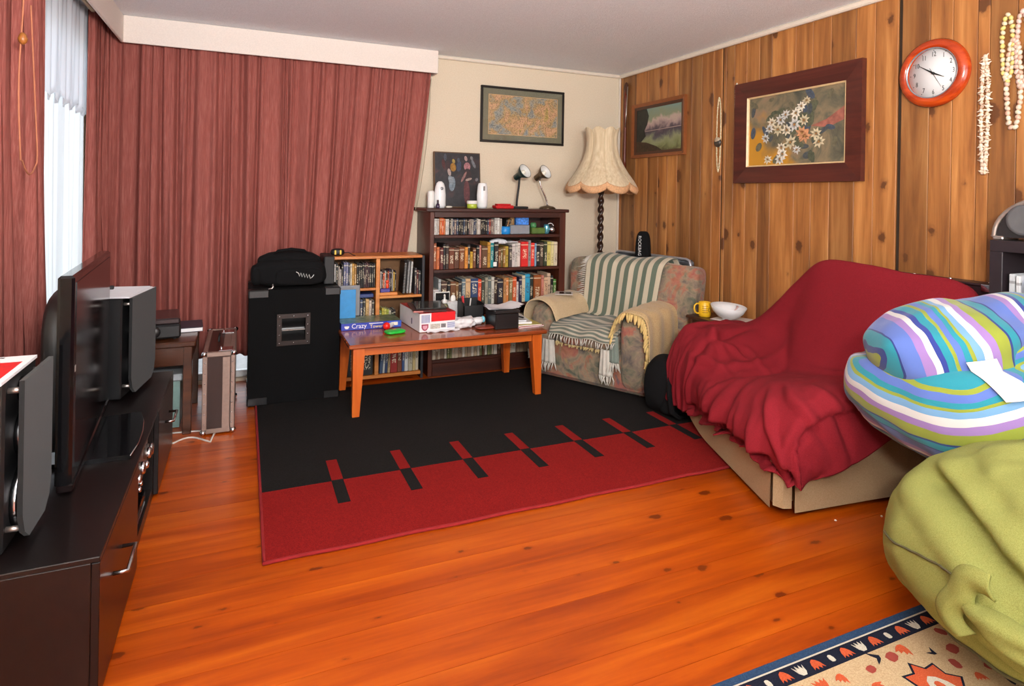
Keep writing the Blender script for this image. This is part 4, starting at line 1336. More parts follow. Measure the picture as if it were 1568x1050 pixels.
for i in range(6):
    part('blue_stripe', MB().box(.068, .122, F_, -D2 - .0002, .02 + i * .0065, .0228 + i * .0065), plain((70, 96, 160), .5), bn)
part('side_print', MB().box(-L2 - .0012, -L2 - .0002, -.06, -.045, .03, .07), plain((60, 60, 90), .5), bn)
part('torn_flap', MB().grid(14, 4, lambda u, v: (-.08 + u * .23, -D2 - .002 - v * .03, .004 + .004 * v * math.sin(u * 20) + (1 - v) * .006)), M_paper, bn)
bb = thing('leather_folder', 'dark leather folder with clear sleeves lying on the drinks carton', 'folder', (1.155, 4.10, ZTB + .1275), -.12)
part('leather', MB().box(-.105, .12, -.17, .16, 0, .014, .004), plain((62, 24, 22), .4), bb)
part('clear_sleeve', MB().box(-.08, .13, -.13, .15, .0145, .022, .003), plain((58, 60, 58), .12, var=.5, sc=40), bb)
part('pink_edge', MB().box(-.105, -.04, -.174, -.170, .002, .012), plain((176, 110, 104), .5), bb)
# pump bottle
pbt = thing('pump_bottle', 'clear pump soap bottle with white nozzle behind the drinks carton', 'bottle', (1.355, 4.30, ZTB))
part('bottle_body', MB().lathe([(.028, 0), (.032, .008), (.032, .085), (.026, .105), (.014, .115)], 20), m_glass('clear_yellow_plastic', (.85, .82, .6, 1)), pbt)
part('soap', MB().lathe([(.026, .004), (.029, .01), (.029, .06)], 20), plain((190, 170, 80), .2), pbt)
part('pump', MB().lathe([(.016, .115), (.019, .12), (.019, .14), (.007, .145), (.006, .17)], 16).tube([(.0, 0, .17), (-.004, -.01, .178), (-.012, -.03, .174)], .006, 8), M_white, pbt)
# tissue pack behind
tp_ = thing('tissue_box', 'grey patterned tissue pack with white tissue behind pen holder', 'tissue pack', (1.405, 4.33, ZTB))
part('pack', MB().box(-.055, .055, -.03, .05, 0, .125, .004), plain((192, 190, 190), .5, var=.12, sc=60), tp_)
part('tissue', MB().blob((.025, 0, .135), (.02, .012, .03), 2, 16, 10, disp=bagdisp(9, .4)), M_white, tp_)
part('print_mark', MB().box(.005, .04, -.0312, -.03, .03, .05), plain((120, 116, 120), .6), tp_)
# crumpled white plastic bag
bagd = lambda q: q * (1 + .28 * nz(q, 26, 3) + .16 * nz(q, 60, 5))
o = thing('plastic_bag', 'crumpled white plastic bag with blue corner beside the carton', 'bag', (1.425, 3.985, ZTB), .1)
part('bag_body', MB().blob((-.03, 0, .036), (.085, .055, .036), 2.4, 44, 24, disp=bagd), plain((222, 222, 224), .35, var=.03), o)
part('bag_tail', MB().blob((.075, .01, .036), (.05, .032, .026), 2.2, 30, 16, disp=bagd), plain((222, 222, 224), .35, var=.03), o)
part('blue_corner', MB().blob((.122, .012, .042), (.012, .024, .022), 2.4, 16, 10), plain((120, 200, 220), .35), o)
one('brown_purse', MB().blob((0, 0, .011), (.075, .045, .011), 3, 28, 10, disp=bagdisp(5.5, .08)), plain((120, 50, 34), .4), 'flat brown leather pouch lying between white bag and black box', 'pouch', (1.52, 3.90, ZTB), .1)
# pen holder
ph = thing('pen_holder', 'open black desk holder with red pens on coffee table', 'holder', (1.53, 4.215, ZTB))
w_ = .006
HO = MB()
HO.box(-.08, .075, -.07, -.07 + w_, 0, .115).box(-.08, .075, .07 - w_, .07, 0, .15).box(-.08, -.08 + w_, -.07, .07, 0, .135).box(.075 - w_, .075, -.07, .07, 0, .13).box(-.08, .075, -.07, .07, 0, .006)
part('tray', HO, M_black, ph)
for i, (x, y, tx, ty_, c_, l_) in enumerate(((-.045, .0, -.12, .05, (200, 26, 34), .17), (-.035, .01, -.2, .0, (196, 40, 44), .165), (-.02, .0, .08, .1, (210, 206, 200), .15))):
    part('pen', MB().lathe([(.002, 0), (.005, .012), (.005, l_), (.003, l_ + .004)], 10, M=TM(x, y, .007) @ Matrix.Rotation(tx, 4, 'Y') @ Matrix.Rotation(ty_, 4, 'X')), plain(c_, .3), ph)
# black box with papers
kb = thing('desk_box', 'black lidded desk box under loose white papers on coffee table', 'box', (1.655, 3.93, ZTB), .0)
part('body', MB().box(-.085, .088, -.095, .095, 0, .105, .004), plain((24, 20, 20), .35), kb)
part('lid', MB().box(-.092, .095, -.102, .102, .106, .128, .005), plain((30, 27, 27), .35), kb)
lp = thing('loose_papers', 'loose white papers piled on the black desk box', 'paper', (1.655, 3.94, ZTB + .1285), .06)
for i in range(4):
    a = (i - 1.5) * .12
    part('sheet', MB().grid(10, 8, lambda u, v, i=i, a=a: (TM(.01 * i, 0, .003 + i * .003) @ Matrix.Rotation(a, 4, 'Z') @ Vector(((u - .5) * .22, (v - .5) * .155, .006 * math.sin(u * 5 + i) * (i > 0) + .006 * (u > .8) + .004 * abs(math.sin(v * 3 + i)))))), M_paper, lp)
# magazines at right end
for i, (x, y, r_, w_, d_, z_, h_, c_, lab) in enumerate(((1.825, 3.985, .12, .10, .15, 0, .006, (176, 40, 36), 'red edged magazine at bottom of the pile on table end'), (1.835, 3.985, .0, .095, .13, .0064, .006, (190, 176, 96), 'yellow edged magazine in the pile on table end'), (1.805, 4.03, -.15, .085, .125, .0128, .012, (206, 204, 200), 'white thick booklet on the pile at table end'), (1.80, 4.05, -.25, .07, .12, .0252, .008, (190, 188, 186), 'pale grey notebook on top of the pile at table end'))):
    q = thing('magazine', lab, 'magazine', (x, y, ZTB + z_), r_, 'reading matter on table end')
    part('pages', MB().box(-w_, w_, -d_, d_, .0008, h_ - .0008), M_paper, q)
    part('cover', MB().box(-w_ - .001, w_ + .001, -d_ - .001, d_ + .001, h_ - .0008, h_).box(-w_ - .001, w_ + .001, -d_ - .001, d_ + .001, 0, .0008), plain(c_, .4), q)
one('black_pen', MB().lathe([(.0015, 0), (.0045, .01), (.0045, .13), (.002, .135)], 10, M=Matrix.Rotation(PI / 2, 4, 'X') @ Matrix.Rotation(.0, 4, 'Y')), M_black, 'black pen lying on the grey notebook at table end', 'pen', (1.825, 4.11, ZTB + .038), .15)

# ------------------------------------------------------------------ floor lamp
lm = thing('floor_lamp', 'floor lamp with barley twist pole and fringed cream fabric shade', 'lamp', (2.735, 4.40, 0))
part('base', MB().lathe([(.13, 0), (.135, .015), (.12, .035), (.06, .05), (.035, .08), (.03, .1)], 28), M_darkwood, lm)


def twist(u, v):
    z_ = .1 + v * 1.38
    a = u * 2 * PI
    r_ = .021 + .0065 * math.cos(2 * (a - z_ * 42))
    return (r_ * math.cos(a), r_ * math.sin(a), z_)


part('pole', MB().grid(16, 150, twist, 0, True, True), plain((40, 22, 14), .3), lm)
part('fitting', MB().lathe([(.012, 1.48), (.02, 1.5), (.02, 1.58), (.01, 1.6)], 14), plain((150, 120, 60), .3, .8), lm)
part('bulb', MB().blob((0, 0, 1.65), (.03, .03, .045), 2, 16, 10), M_white, lm)
NL = 8


def lob(a):
    return abs(math.cos(a * NL / 2))


def shadef(u, v):
    a = u * 2 * PI
    pr_ = [(1.915, .146), (1.895, .134), (1.85, .126), (1.80, .128), (1.74, .138), (1.68, .156), (1.62, .186), (1.56, .228), (1.52, .264), (1.49, .288), (1.47, .298)]
    t_ = v * (len(pr_) - 1)
    i = min(int(t_), len(pr_) - 2)
    q = t_ - i
    z_ = pr_[i][0] * (1 - q) + pr_[i + 1][0] * q
    r_ = pr_[i][1] * (1 - q) + pr_[i + 1][1] * q
    r_ *= .93 + .08 * lob(a)
    z_ += (.026 * lob(a) * max(0, 1 - v * 8)) + .016 * (v > .5) * (v - .5) + (-.042 * lob(a) ** .7) * max(0, (v - .6) / .4)
    return (r_ * math.cos(a), r_ * math.sin(a), z_)


tsh = NT('cream_shade_silk')
f1 = tsh.noise(tsh.coord((60, 60, 4)), 1, 3)
tsh.col(tsh.ramp(f1, [(.3, C(212, 192, 156)), (.7, C(238, 224, 194))]))
tsh.fin(.8, 0, .2, 0, .2)
trn = tsh.add('ShaderNodeBsdfTranslucent')
trn.inputs[0].default_value = C(225, 190, 130)
mxs = tsh.add('ShaderNodeMixShader')
mxs.inputs[0].default_value = .2
tsh.link(tsh.b.outputs[0], mxs.inputs[1])
tsh.link(trn.outputs[0], mxs.inputs[2])
tsh.link(mxs.outputs[0], tsh.n['Material Output'].inputs[0])
M_shade = tsh.m
s_ = part('lamp_shade', MB().grid(128, 34, shadef, 0, True, True), M_shade, lm)
solid(s_, .003)


def fringef(u, v):
    a = u * 2 * PI
    x_, y_, z_ = shadef(u, 1.0)
    k_ = 1.0 + .03 * math.sin(v * PI) - .02 * v
    return (x_ * k_, y_ * k_, z_ + .012 - v * .058 + .002 * math.sin(a * 160) * v)


f_ = part('fringe', MB().grid(256, 6, fringef, 0, True, True), plain((206, 160, 118), .9, var=.2, sc=120), s_, 'peach fringe')
solid(f_, .003)
part('ribs', MB().raw([], []) if False else (lambda m_: [m_.tube([tuple(c * 1.004 for c in shadef((k + .5) / NL, j / 16)[:2]) + (shadef((k + .5) / NL, j / 16)[2],) for j in range(17)], .0025, 5) for k in range(NL)] and m_)(MB()), plain((206, 186, 146), .8), s_)

# ------------------------------------------------------------------ pictures on back wall
pf = thing('framed_print', 'black framed abstract map-like print with grey mount on cream wall', 'picture', (2.185, 4.799, 2.045))
w_, h_, b_ = .393, .237, .020
FB = MB()
FB.box(-w_, w_, -.022, 0, -h_, -h_ + b_, .003).box(-w_, w_, -.022, 0, h_ - b_, h_, .003).box(-w_, -w_ + b_, -.022, 0, -h_ + b_, h_ - b_, .003).box(w_ - b_, w_, -.022, 0, -h_ + b_, h_ - b_, .003)
part('frame', FB, plain((22, 18, 16), .35), pf)
part('mount', MB().box(-w_ + b_, w_ - b_, -.012, -.006, -h_ + b_, h_ - b_), plain((112, 110, 90), .8, var=.05), pf)
tm = NT('speckled_print')
v_ = tm.coord()
base = tm.ramp(tm.noise(v_, 7, 3, .6, .5), [(.30, C(96, 118, 128)), (.42, C(150, 150, 140)), (.5, C(176, 146, 96)), (.6, C(206, 160, 122)), (.72, C(170, 150, 76))])
spk = tm.ramp(tm.noise(v_, 90, 4, .7), [(.42, C(60, 70, 74)), (.52, (1, 1, 1, 1))])
tm.col(tm.mix(.55, base, spk, 'MULTIPLY'))
part('print', MB().box(-.318, .325, -.0128, -.012, -.165, .165), tm.fin(.5), pf)
part('paper_edge', MB().box(-.322, .329, -.0124, -.0119, -.169, .169), plain((206, 166, 116), .8), pf)
pgl = part('glazing', MB().box(-w_ + b_, w_ - b_, -.0165, -.0150, -h_ + b_, h_ - b_), m_glass('picture_glass'), pf)

# landscape painting on panelled wall (right wall faces -x)
XW = XR - .0155


def frame_yz(t_, y0, y1, z0, z1, b_, th, mat, name='frame'):
    """mitred frame on the right wall in local coords, outer rect, border b_, protrudes to -x by th"""
    m_ = MB()
    o_ = [(y0, z0), (y1, z0), (y1, z1), (y0, z1)]
    i_ = [(y0 + b_, z0 + b_), (y1 - b_, z0 + b_), (y1 - b_, z1 - b_), (y0 + b_, z1 - b_)]
    for k in range(4):
        k2 = (k + 1) % 4
        vs_ = [(0, *o_[k]), (0, *o_[k2]), (0, *i_[k2]), (0, *i_[k]), (-th, *o_[k]), (-th, *o_[k2]), (-th * .7, *i_[k2]), (-th * .7, *i_[k])]
        m2 = MB().raw(vs_, [(0, 1, 2, 3), (4, 5, 6, 7), (0, 1, 5, 4), (1, 2, 6, 5), (2, 3, 7, 6), (3, 0, 4, 7)])
        part(name, m2, mat, t_)


lp_ = thing('landscape_painting', 'small gilt framed cloudy lake landscape on the wood panelling', 'painting', (XW, 4.21, 1.945))
frame_yz(lp_, -.355, .355, -.235, .235, .028, .030, plain((136, 78, 40), .35, .2), 'outer_frame')
frame_yz(lp_, -.327, .327, -.207, .207, .024, .018, plain((70, 40, 24), .4), 'inner_frame')
tl = NT('cloudy_lake_paint')
vv = tl.coord()
sp_ = tl.add('ShaderNodeSeparateXYZ')
tl.link(vv, sp_.inputs[0])
nn = tl.noise(vv, 8, 4, .6, .4)
hgt = tl.math('ADD', sp_.outputs[2], tl.math('MULTIPLY', tl.math('SUBTRACT', nn, .5), .22))
hh = tl.math('ADD', tl.math('MULTIPLY', hgt, 2.4), .5)
tl.col(tl.ramp(hh, [(.06, C(70, 64, 40)), (.16, C(116, 122, 80)), (.28, C(134, 140, 104)), (.38, C(84, 80, 84)), (.44, C(64, 56, 66)), (.52, C(90, 76, 84)), (.60, C(156, 134, 130)), (.68, C(176, 156, 144)), (.76, C(124, 134, 106)), (.98, C(114, 138, 130))]))
part('canvas', MB().box(-.008, 0, -.303, .303, -.183, .183), tl.fin(.4), lp_)
MYZ = Matrix(((0, 0, -1, 0), (-1, 0, 0, 0), (0, 1, 0, 0), (0, 0, 0, 1)))   # (a,b,depth) -> y=-a, z=b, x=-depth
part('painted_tree', MB().prism([(-.303, -.1), (-.303, .183), (-.16, .183), (-.13, .12), (-.15, .05), (-.19, 0), (-.17, -.05), (-.24, -.1)], .008, .0088, 0, MYZ), plain((34, 36, 28), .6, var=.3), lp_)
part('painted_bank', MB().prism([(-.303, -.183), (-.303, -.09), (-.16, -.105), (-.02, -.145), (.06, -.183)], .008, .0090, 0, MYZ), plain((60, 44, 26), .6, var=.4), lp_)
part('painted_shoreline', MB().prism([(-.18, -.012), (.303, -.004), (.303, .001), (-.18, -.008)], .008, .0090, 0, MYZ), plain((170, 150, 140), .6), lp_)

fp = thing('flower_painting', 'painting of white flowers in a wide dark maroon frame', 'painting', (XW, 2.826, 1.82))
frame_yz(fp, -.482, .482, -.343, .343, .108, .036, M_framewood, 'frame')
frame_yz(fp, -.374, .374, -.235, .235, .009, .030, plain((214, 186, 140), .4), 'gilt_slip')
tf = NT('flower_canvas_ground')
vv = tf.coord()
n1 = tf.noise(vv, 6, 5, .65, .8)
n2 = tf.noise(tf.coord((1, 3, 3)), 2.2, 3)
sp2 = tf.add('ShaderNodeSeparateXYZ')
tf.link(vv, sp2.inputs[0])
yl = tf.math('ADD', tf.math('MULTIPLY', sp2.outputs[1], 1.6), tf.math('MULTIPLY', sp2.outputs[2], -1.9))
yel = tf.ramp(tf.math('ADD', yl, tf.math('SUBTRACT', n2, .1)), [(.7, (0, 0, 0, 1)), (1.35, (1, 1, 1, 1))])
ground = tf.ramp(n1, [(.3, C(64, 68, 60)), (.45, C(100, 96, 78)), (.58, C(130, 116, 90)), (.75, C(146, 116, 96))])
tf.col(tf.mix(yel, ground, C(186, 134, 40)))
part('canvas', MB().box(-.012, 0, -.366, .366, -.227, .227), tf.fin(.45), fp)
rf = random.Random(21)


def blossom(a, b, s_, col, rot, dep):
    b1 = MB()
    for k in range(8):
        an = rot + k * PI / 4 + rf.uniform(-.12, .12)
        L_ = s_ * rf.uniform(.8, 1.1)
        pts = [(0, -.09 * s_), (.5 * L_, -.20 * s_), (L_, 0), (.5 * L_, .20 * s_), (0, .09 * s_)]
        pts = [(a + x_ * math.cos(an) - y_ * math.sin(an), b + (x_ * math.sin(an) + y_ * math.cos(an)) * .9) for x_, y_ in pts]
        b1.prism(pts, dep, dep + .001, 0, MYZ)
    part('painted_flower', b1, plain(col, .6, var=.15, sc=80), fp)
    part('painted_centre', MB().prism(ell(a, b, s_ * .16, s_ * .14, 0, 8), dep + .0011, dep + .0016, 0, MYZ), plain((160, 120, 70), .6), fp)


for i in range(60):
    a, b = max(-.33, min(.33, rf.gauss(.02, .15))), max(-.2, min(.2, rf.gauss(.0, .11)))
    part('painted_leaf', MB().prism(ell(a, b, rf.uniform(.02, .05), rf.uniform(.012, .025), rf.uniform(0, 3), 10), .012 + i * .00003, .0126 + i * .00003, 0, MYZ), plain(rf.choice(((74, 80, 62), (84, 88, 68), (70, 76, 78), (98, 94, 74), (66, 78, 92))), .6, var=.25, sc=60), fp)
for i, (a, b, s_) in enumerate(((-.10, .06, .045), (-.17, .05, .04), (-.12, .0, .05), (-.05, -.01, .05), (-.19, .01, .04), (.01, .02, .055), (.08, .04, .045), (-.02, -.09, .055), (.17, -.05, .045), (.19, -.10, .05), (-.09, -.12, .045), (-.10, -.19, .05), (-.20, -.19, .038), (.02, .09, .045), (-.06, .09, .04), (-.22, -.05, .04), (-.08, -.16, .05), (.03, -.14, .035), (.10, .16, .035), (.06, .13, .04))):
    blossom(a, b, s_, rf.choice(((214, 204, 180), (224, 218, 200), (200, 188, 156), (196, 196, 190))), rf.random() * 3, .0132 + i * .00006)
blossom(.07, -.04, .055, (206, 150, 106), .4, .0148)
blossom(.09, -.06, .05, (196, 140, 100), .9, .015)
part('painted_pink_sweep', MB().prism([(.13, .0), (.24, .03), (.366, .10), (.366, .02), (.25, -.02)], .012, .0127, 0, MYZ), plain((150, 92, 78), .6, var=.3), fp)

# clock
ck = thing('wall_clock', 'round wall clock with cherry wood rim and white dial', 'clock', (XW, 1.972, 2.012))
RZ = Matrix.Rotation(-PI / 2, 4, 'Y')
part('rim', MB().lathe([(.168, 0), (.172, .012), (.165, .03), (.145, .042), (.128, .040), (.124, .030), (.124, .012)], 64, M=RZ, cap=False), M_clockwood, ck)
part('bezel', MB().lathe([(.126, .030), (.127, .036), (.122, .037), (.120, .030)], 64, M=RZ, cap=False), plain((170, 176, 182), .25, .7), ck)
dl = part('dial', MB().lathe([(.124, .010), (.124, .014), (.0005, .0142)], 64, M=RZ), plain((216, 220, 222), .5, var=.01), ck)
TR = Matrix(((0, 0, -1, 0), (-1, 0, 0, 0), (0, 1, 0, 0), (0, 0, 0, 1)))
for k in range(1, 13):
    a = PI / 2 - k * PI / 6
    n_ = text('numeral', str(k), .030, M_black, dl, (0, 0, 0), (0, 0, 0), .0003, sx=1)
    n_.matrix_basis = TM(-.0146, -.095 * math.cos(a), .095 * math.sin(a)) @ TR @ Matrix.Diagonal((.8, 1.15, 1, 1))
for k in range(12):
    a = PI / 2 - k * PI / 6
    part('hour_dot', MB().lathe([(.0022, .0142), (.0022, .0148)], 8, (0, 0, 0), M=TM(0, -.114 * math.cos(a), .114 * math.sin(a)) @ RZ), M_black, dl)


def hand(name, ang, L_, w_, tail, dep):
    a = PI / 2 - ang
    d_ = (math.cos(a), math.sin(a))
    n_ = (-d_[1], d_[0])
    q = [(-tail, -w_ * .5), (0, -w_), (L_, -w_ * .15), (L_, w_ * .15), (0, w_), (-tail, w_ * .5)]
    part(name, MB().prism([(p * d_[0] + r_ * n_[0], p * d_[1] + r_ * n_[1]) for p, r_ in q], dep, dep + .001, 0, TR), M_black, ck)


hand('minute_hand', 2 * PI * 50.6 / 60, .088, .0045, .012, .018)
hand('hour_hand', 2 * PI * (3 + 51 / 60) / 12, .062, .0048, .012, .020)
hand('second_hand', 2 * PI * 25 / 60, .085, .0012, .03, .022)
part('hub', MB().lathe([(.006, .0142), (.006, .024)], 14, M=RZ), M_black, ck)


# shell necklaces
def necklace(name, label, y, z0, z1, wid, bead, col, n, seed, spiky=False, loop=True):
    r_ = random.Random(seed)
    t_ = thing(name, label, 'necklace', (XW, y, z1))
    H_n = z1 - z0
    pts = []
    for i in range(n):
        s_ = i / n
        a = 2 * PI * s_
        pts.append((-.012, wid * math.sin(a), -H_n * (1 - math.cos(a)) / 2))
    if not loop:
        pts = [(-.012, 0, -H_n * i / (n - 1)) for i in range(n)]
    part('string', MB().tube(pts, .0015, 4, closed=loop), plain((160, 140, 110), .8), t_)
    # evenly spaced by arc length
    cum = [0]
    pp_ = pts + ([pts[0]] if loop else [])
    for a, b in zip(pp_[:-1], pp_[1:]):
        cum.append(cum[-1] + (Vector(b) - Vector(a)).length)
    tot = cum[-1]
    nb_ = int(tot / (bead * 1.7))
    for cidx, c_ in enumerate(col):
        pm = MB()
        for k in range(nb_):
            if (k * 7 + seed) % len(col) != cidx:
                continue
            d_ = tot * k / nb_
            i = max(j for j in range(len(cum)) if cum[j] <= d_)
            i = min(i, len(pp_) - 2)
            q = (d_ - cum[i]) / max(1e-6, cum[i + 1] - cum[i])
            p = Vector(pp_[i]).lerp(Vector(pp_[i + 1]), q)
            R_ = Matrix.Rotation(r_.uniform(-1, 1), 4, 'X') @ Matrix.Rotation(r_.uniform(-.6, .6), 4, 'Z')
            M_ = TM(p.x - bead * .2, p.y + r_.uniform(-1, 1) * bead * .2, p.z) @ R_
            pm.blob((0, 0, 0), (bead * .75, bead * .85, bead * 1.0), 2, 8, 6, M=M_)
            if spiky:
                for s2 in (-1, 1):
                    e_ = M_ @ Vector((-.2 * bead, s2 * bead * 1.7, bead * r_.uniform(-1, 1)))
                    pm.tube([M_ @ Vector((0, 0, 0)), e_], [bead * .6, bead * .15], 5)
        o_ = part('shells', pm, plain(c_, .4), t_, kind='stuff')
    return t_


necklace('bead_necklace', 'thin cream bead necklace hanging on the panel seam', 3.487, 1.565, 2.10, .020, .007, [(206, 190, 150), (214, 202, 170)], 40, 1)
pe = thing('pendant', 'dark round pendant on the thin bead necklace', 'pendant', (XW - .02, 3.487, 1.775))
part('stone', MB().blob((0, 0, 0), (.018, .034, .034), 2, 20, 14), plain((60, 54, 48), .3), pe)
part('pale_cap', MB().blob((-.002, 0, .016), (.018, .028, .022), 2, 18, 10), plain((176, 160, 136), .4), pe)
necklace('shell_string', 'short white shell string hanging on the flower painting frame corner', 3.315, 1.97, 2.175, .012, .007, [(214, 206, 190)], 24, 2)
necklace('shell_necklace', 'long spiky white shell necklace right of the wall clock', 1.738, 1.50, 2.05, .013, .0105, [(214, 196, 176), (206, 180, 156), (220, 206, 186)], 40, 3, True)
necklace('shell_necklace', 'chunky shell necklace hanging lowest at the right edge', 1.622, 1.70, 2.10, .028, .013, [(206, 186, 166), (196, 160, 140), (212, 200, 176)], 40, 4)
necklace('shell_necklace', 'yellowish shell necklace at upper right, left of the chunky one', 1.648, 1.92, 2.22, .022, .012, [(204, 186, 110), (206, 190, 160)], 30, 5)
necklace('shell_necklace', 'pinkish shell necklace at the extreme upper right edge', 1.59, 1.88, 2.22, .022, .013, [(206, 176, 166), (196, 166, 150)], 30, 6)
# spear / carved stick in corner
cs = thing('carved_stick', 'dark carved wooden stick with feathered top hung in the wall corner', 'stick', (XW - .018, 4.66, 0))
part('shaft', MB().tube([(0, .02 - .0 * i, 1.62 + i * .08) for i in range(10)], .014, 8), plain((92, 32, 14), .35), cs)
part('carved_head', MB().blob((.0, .015, 2.35), (.012, .03, .06), 2, 16, 12, disp=bagdisp(3, .2)), plain((70, 36, 20), .6), cs)
part('silver_rod', MB().tube([(-.012, -.03, 2.36), (-.012, -.012, 2.12), (-.012, .0, 2.0)], .004, 6), M_alu, cs)

# ------------------------------------------------------------------ armchair
tfl = NT('floral_upholstery')
vv = tfl.coord()
n1 = tfl.noise(vv, 6.5, 4, .6, .9)
n2 = tfl.noise(tfl.coord((1, 1, 1), rot=(.5, .3, 1)), 10, 4, .6, .6)
b1 = tfl.ramp(n1, [(.34, C(70, 76, 70)), (.42, C(116, 108, 92)), (.50, C(150, 132, 108)), (.56, C(168, 104, 80)), (.63, C(176, 88, 66)), (.72, C(104, 78, 84))])
b2 = tfl.ramp(n2, [(.38, C(74, 92, 78)), (.48, C(146, 128, 108)), (.58, C(100, 84, 92)), (.68, C(160, 132, 80))])
tfl.col(tfl.mix(.4, b1, b2))
wv = tfl.noise(vv, 420, 2)
tfl.bump(wv, .3, .002)
M_floral = tfl.fin(.95, 0, .15, 0, .15)
CO = (2.226 + .015 * .485, 3.80 - .015 * .875, .0104)
CR = math.atan2(-.875, .485)
ac = thing('armchair', 'floral upholstered armchair draped with throws in the corner', 'armchair', CO, CR)


def soft(seed, amp, sc=5):
    def f(q):
        k_ = amp * nz(q, sc, seed)
        return q + q.normalized() * k_
    return f


part('base', MB().box(-.475, .475, .02, .72, .012, .30, .03), M_floral, ac)
part('seat_cushion', MB().blob((0, .27, .345), (.275, .30, .072), 5, 48, 20, disp=soft(1, .01)), M_floral, ac)
for s_, nm in ((-1, 'arm'), (1, 'arm')):
    part('arm', MB().blob((s_ * .375, .33, .29), (.108, .345, .275), 5, 40, 30, disp=soft(2 + s_, .012)), M_floral, ac)
MBK = TM(.085, .60, .598) @ Matrix.Rotation(math.radians(-7), 4, 'X')
part('back_cushion', MB().blob((0, 0, 0), (.525, .10, .262), 11, 96, 44, M=MBK, disp=lambda q: Vector((q.x * (1 + .03 * (q.z > .1)), q.y * (1.0 + .25 * (1 - (q.x / .52) ** 2)), q.z + .006 * math.sin(q.x * 14) * (q.z > 0)))), M_floral, ac)
part('back_frame', MB().box(-.44, .40, .63, .72, .05, .80, .03), M_floral, ac)
for sx in (-.42, .42):
    for sy in (.08, .66):
        part('foot', MB().lathe([(.02, 0), (.025, .014)], 10, (sx, sy, 0)), M_darkwood, ac)
part('piping', MB().tube([MBK @ Vector((.52 * math.copysign(min(1, abs(math.cos(a)) ** .33), math.cos(a)), -.06, .262 * math.copysign(min(1, abs(math.sin(a)) ** .33), math.sin(a)))) for a in [i * 2 * PI / 60 for i in range(60)]], .006, 5, closed=True), plain((176, 150, 130), .9), ac)


def striped(name, c1, c2, c3, scale, axis, duty=.5):
    t = NT(name)
    tc = t.add('ShaderNodeUVMap')
    sep = t.add('ShaderNodeSeparateXYZ')
    t.link(tc.outputs[0], sep.inputs[0])
    f = t.math('FRACT', t.math('MULTIPLY', sep.outputs[axis], scale))
    n = t.noise(t.coord(), 350, 2)
    a = t.mix(n, c1, tuple(v * .8 for v in c1[:3]) + (1,))
    b = t.mix(n, c2, tuple(v * .8 for v in c2[:3]) + (1,))
    t.col(t.mix(t.math('LESS_THAN', f, duty), b, a))
    t.bump(n, .4, .003)
    return t.fin(.95, 0, .15, 0, .2)


def cloth(name, fn, nu, nv, mats, label, cat, th=.008, loc=(0, 0, 0), rz=0, parent=None):
    mb = MB().grid(nu, nv, fn)
    me = mb.mesh(name)
    uvl = me.uv_layers.new(name='UVMap')
    for poly in me.polygons:
        for li in poly.loop_indices:
            vi = me.loops[li].vertex_index
            uvl.data[li].uv = ((vi % nu) / (nu - 1), (vi // nu) / (nv - 1))
    o = link(name, me, mats, parent)
    if parent is None:
        o.location = loc
        o.rotation_euler = (0, 0, rz)
        tag(o, label, cat)
    solid(o, th, 1.0)
    return o


def poly3(pts, t):
    """piecewise smooth through 3d points"""
    n = len(pts) - 1
    x = max(0, min(.99999, t)) * n
    i = int(x)
    q = x - i
    P = [Vector(pts[max(0, min(n, i + k))]) for k in (-1, 0, 1, 2)]
    return .5 * ((2 * P[1]) + (P[2] - P[0]) * q + (2 * P[0] - 5 * P[1] + 4 * P[2] - P[3]) * q * q + (3 * P[1] - P[0] - 3 * P[2] + P[3]) * q * q * q)


def fringe(parent, edge, down, length, n, col, r=.004, seed=0, name='fringe'):
    rr2 = random.Random(seed)
    m_ = MB()
    for i in range(n):
        p = Vector(edge((i + .5) / n))
        d = Vector(down) + Vector((rr2.uniform(-.35, .35), rr2.uniform(-.15, .15), 0))
        L_ = length * rr2.uniform(.8, 1.15)
        q = [p, p + d * L_ * .5 + Vector((rr2.uniform(-.006, .006), rr2.uniform(-.004, .004), 0)), p + d * L_]
        m_.tube(q, [r, r * 1.1, r * .5], 5)
    return part(name, m_, col, parent)


M_thr = striped('green_stripe_throw', C(196, 186, 164), C(100, 112, 98), None, 8.5, 0, .5)
M_tassel = plain((200, 196, 186), .95)
# throw over the back cushion
prof_b = [(.0, .72, .72), (.0, .66, .872), (.0, .575, .888), (.0, .482, .84), (.0, .465, .72), (.0, .455, .58), (.0, .44, .455), (.0, .40, .43)]


def thr1(u, v):
    p = poly3(prof_b, v)
    x = -.235 + u * .66 + .10 * (v - .15) * -1 * (.5 + u * .9)
    p.x = x
    p.y -= .006 * math.sin(u * 22 + v * 3) + .012
    p.z += .01 * math.sin(u * 9)
    return p


th1 = thing('striped_throw', 'sage green and cream striped throw hanging over the armchair back', 'throw', CO, CR)
o = cloth('cloth', thr1, 90, 40, M_thr, '', '', .008, parent=th1)
fringe(th1, lambda t: thr1(0, .2 + t * .75) + Vector((0, -.012, 0)), (-1, -.2, -.35), .05, 46, M_tassel, .0035, 4)
# throw on the seat
prof_s = [(0, .50, .44), (0, .40, .432), (0, .22, .43), (0, .05, .428), (0, -.015, .415), (0, -.045, .385), (0, -.05, .35)]
M_thr2 = striped('green_stripe_seat_throw', C(186, 178, 160), C(108, 116, 106), None, 9.5, 1, .45)


def thr2(u, v):
    p = poly3(prof_s, v)
    p.x = -.262 + u * .535
    p.z += .006 * math.sin(u * 14 + v * 6) + .008 * nz((u * 5, v * 5, 0), 1, 2)
    p.y -= .006 * math.sin(u * 25) * v
    return p


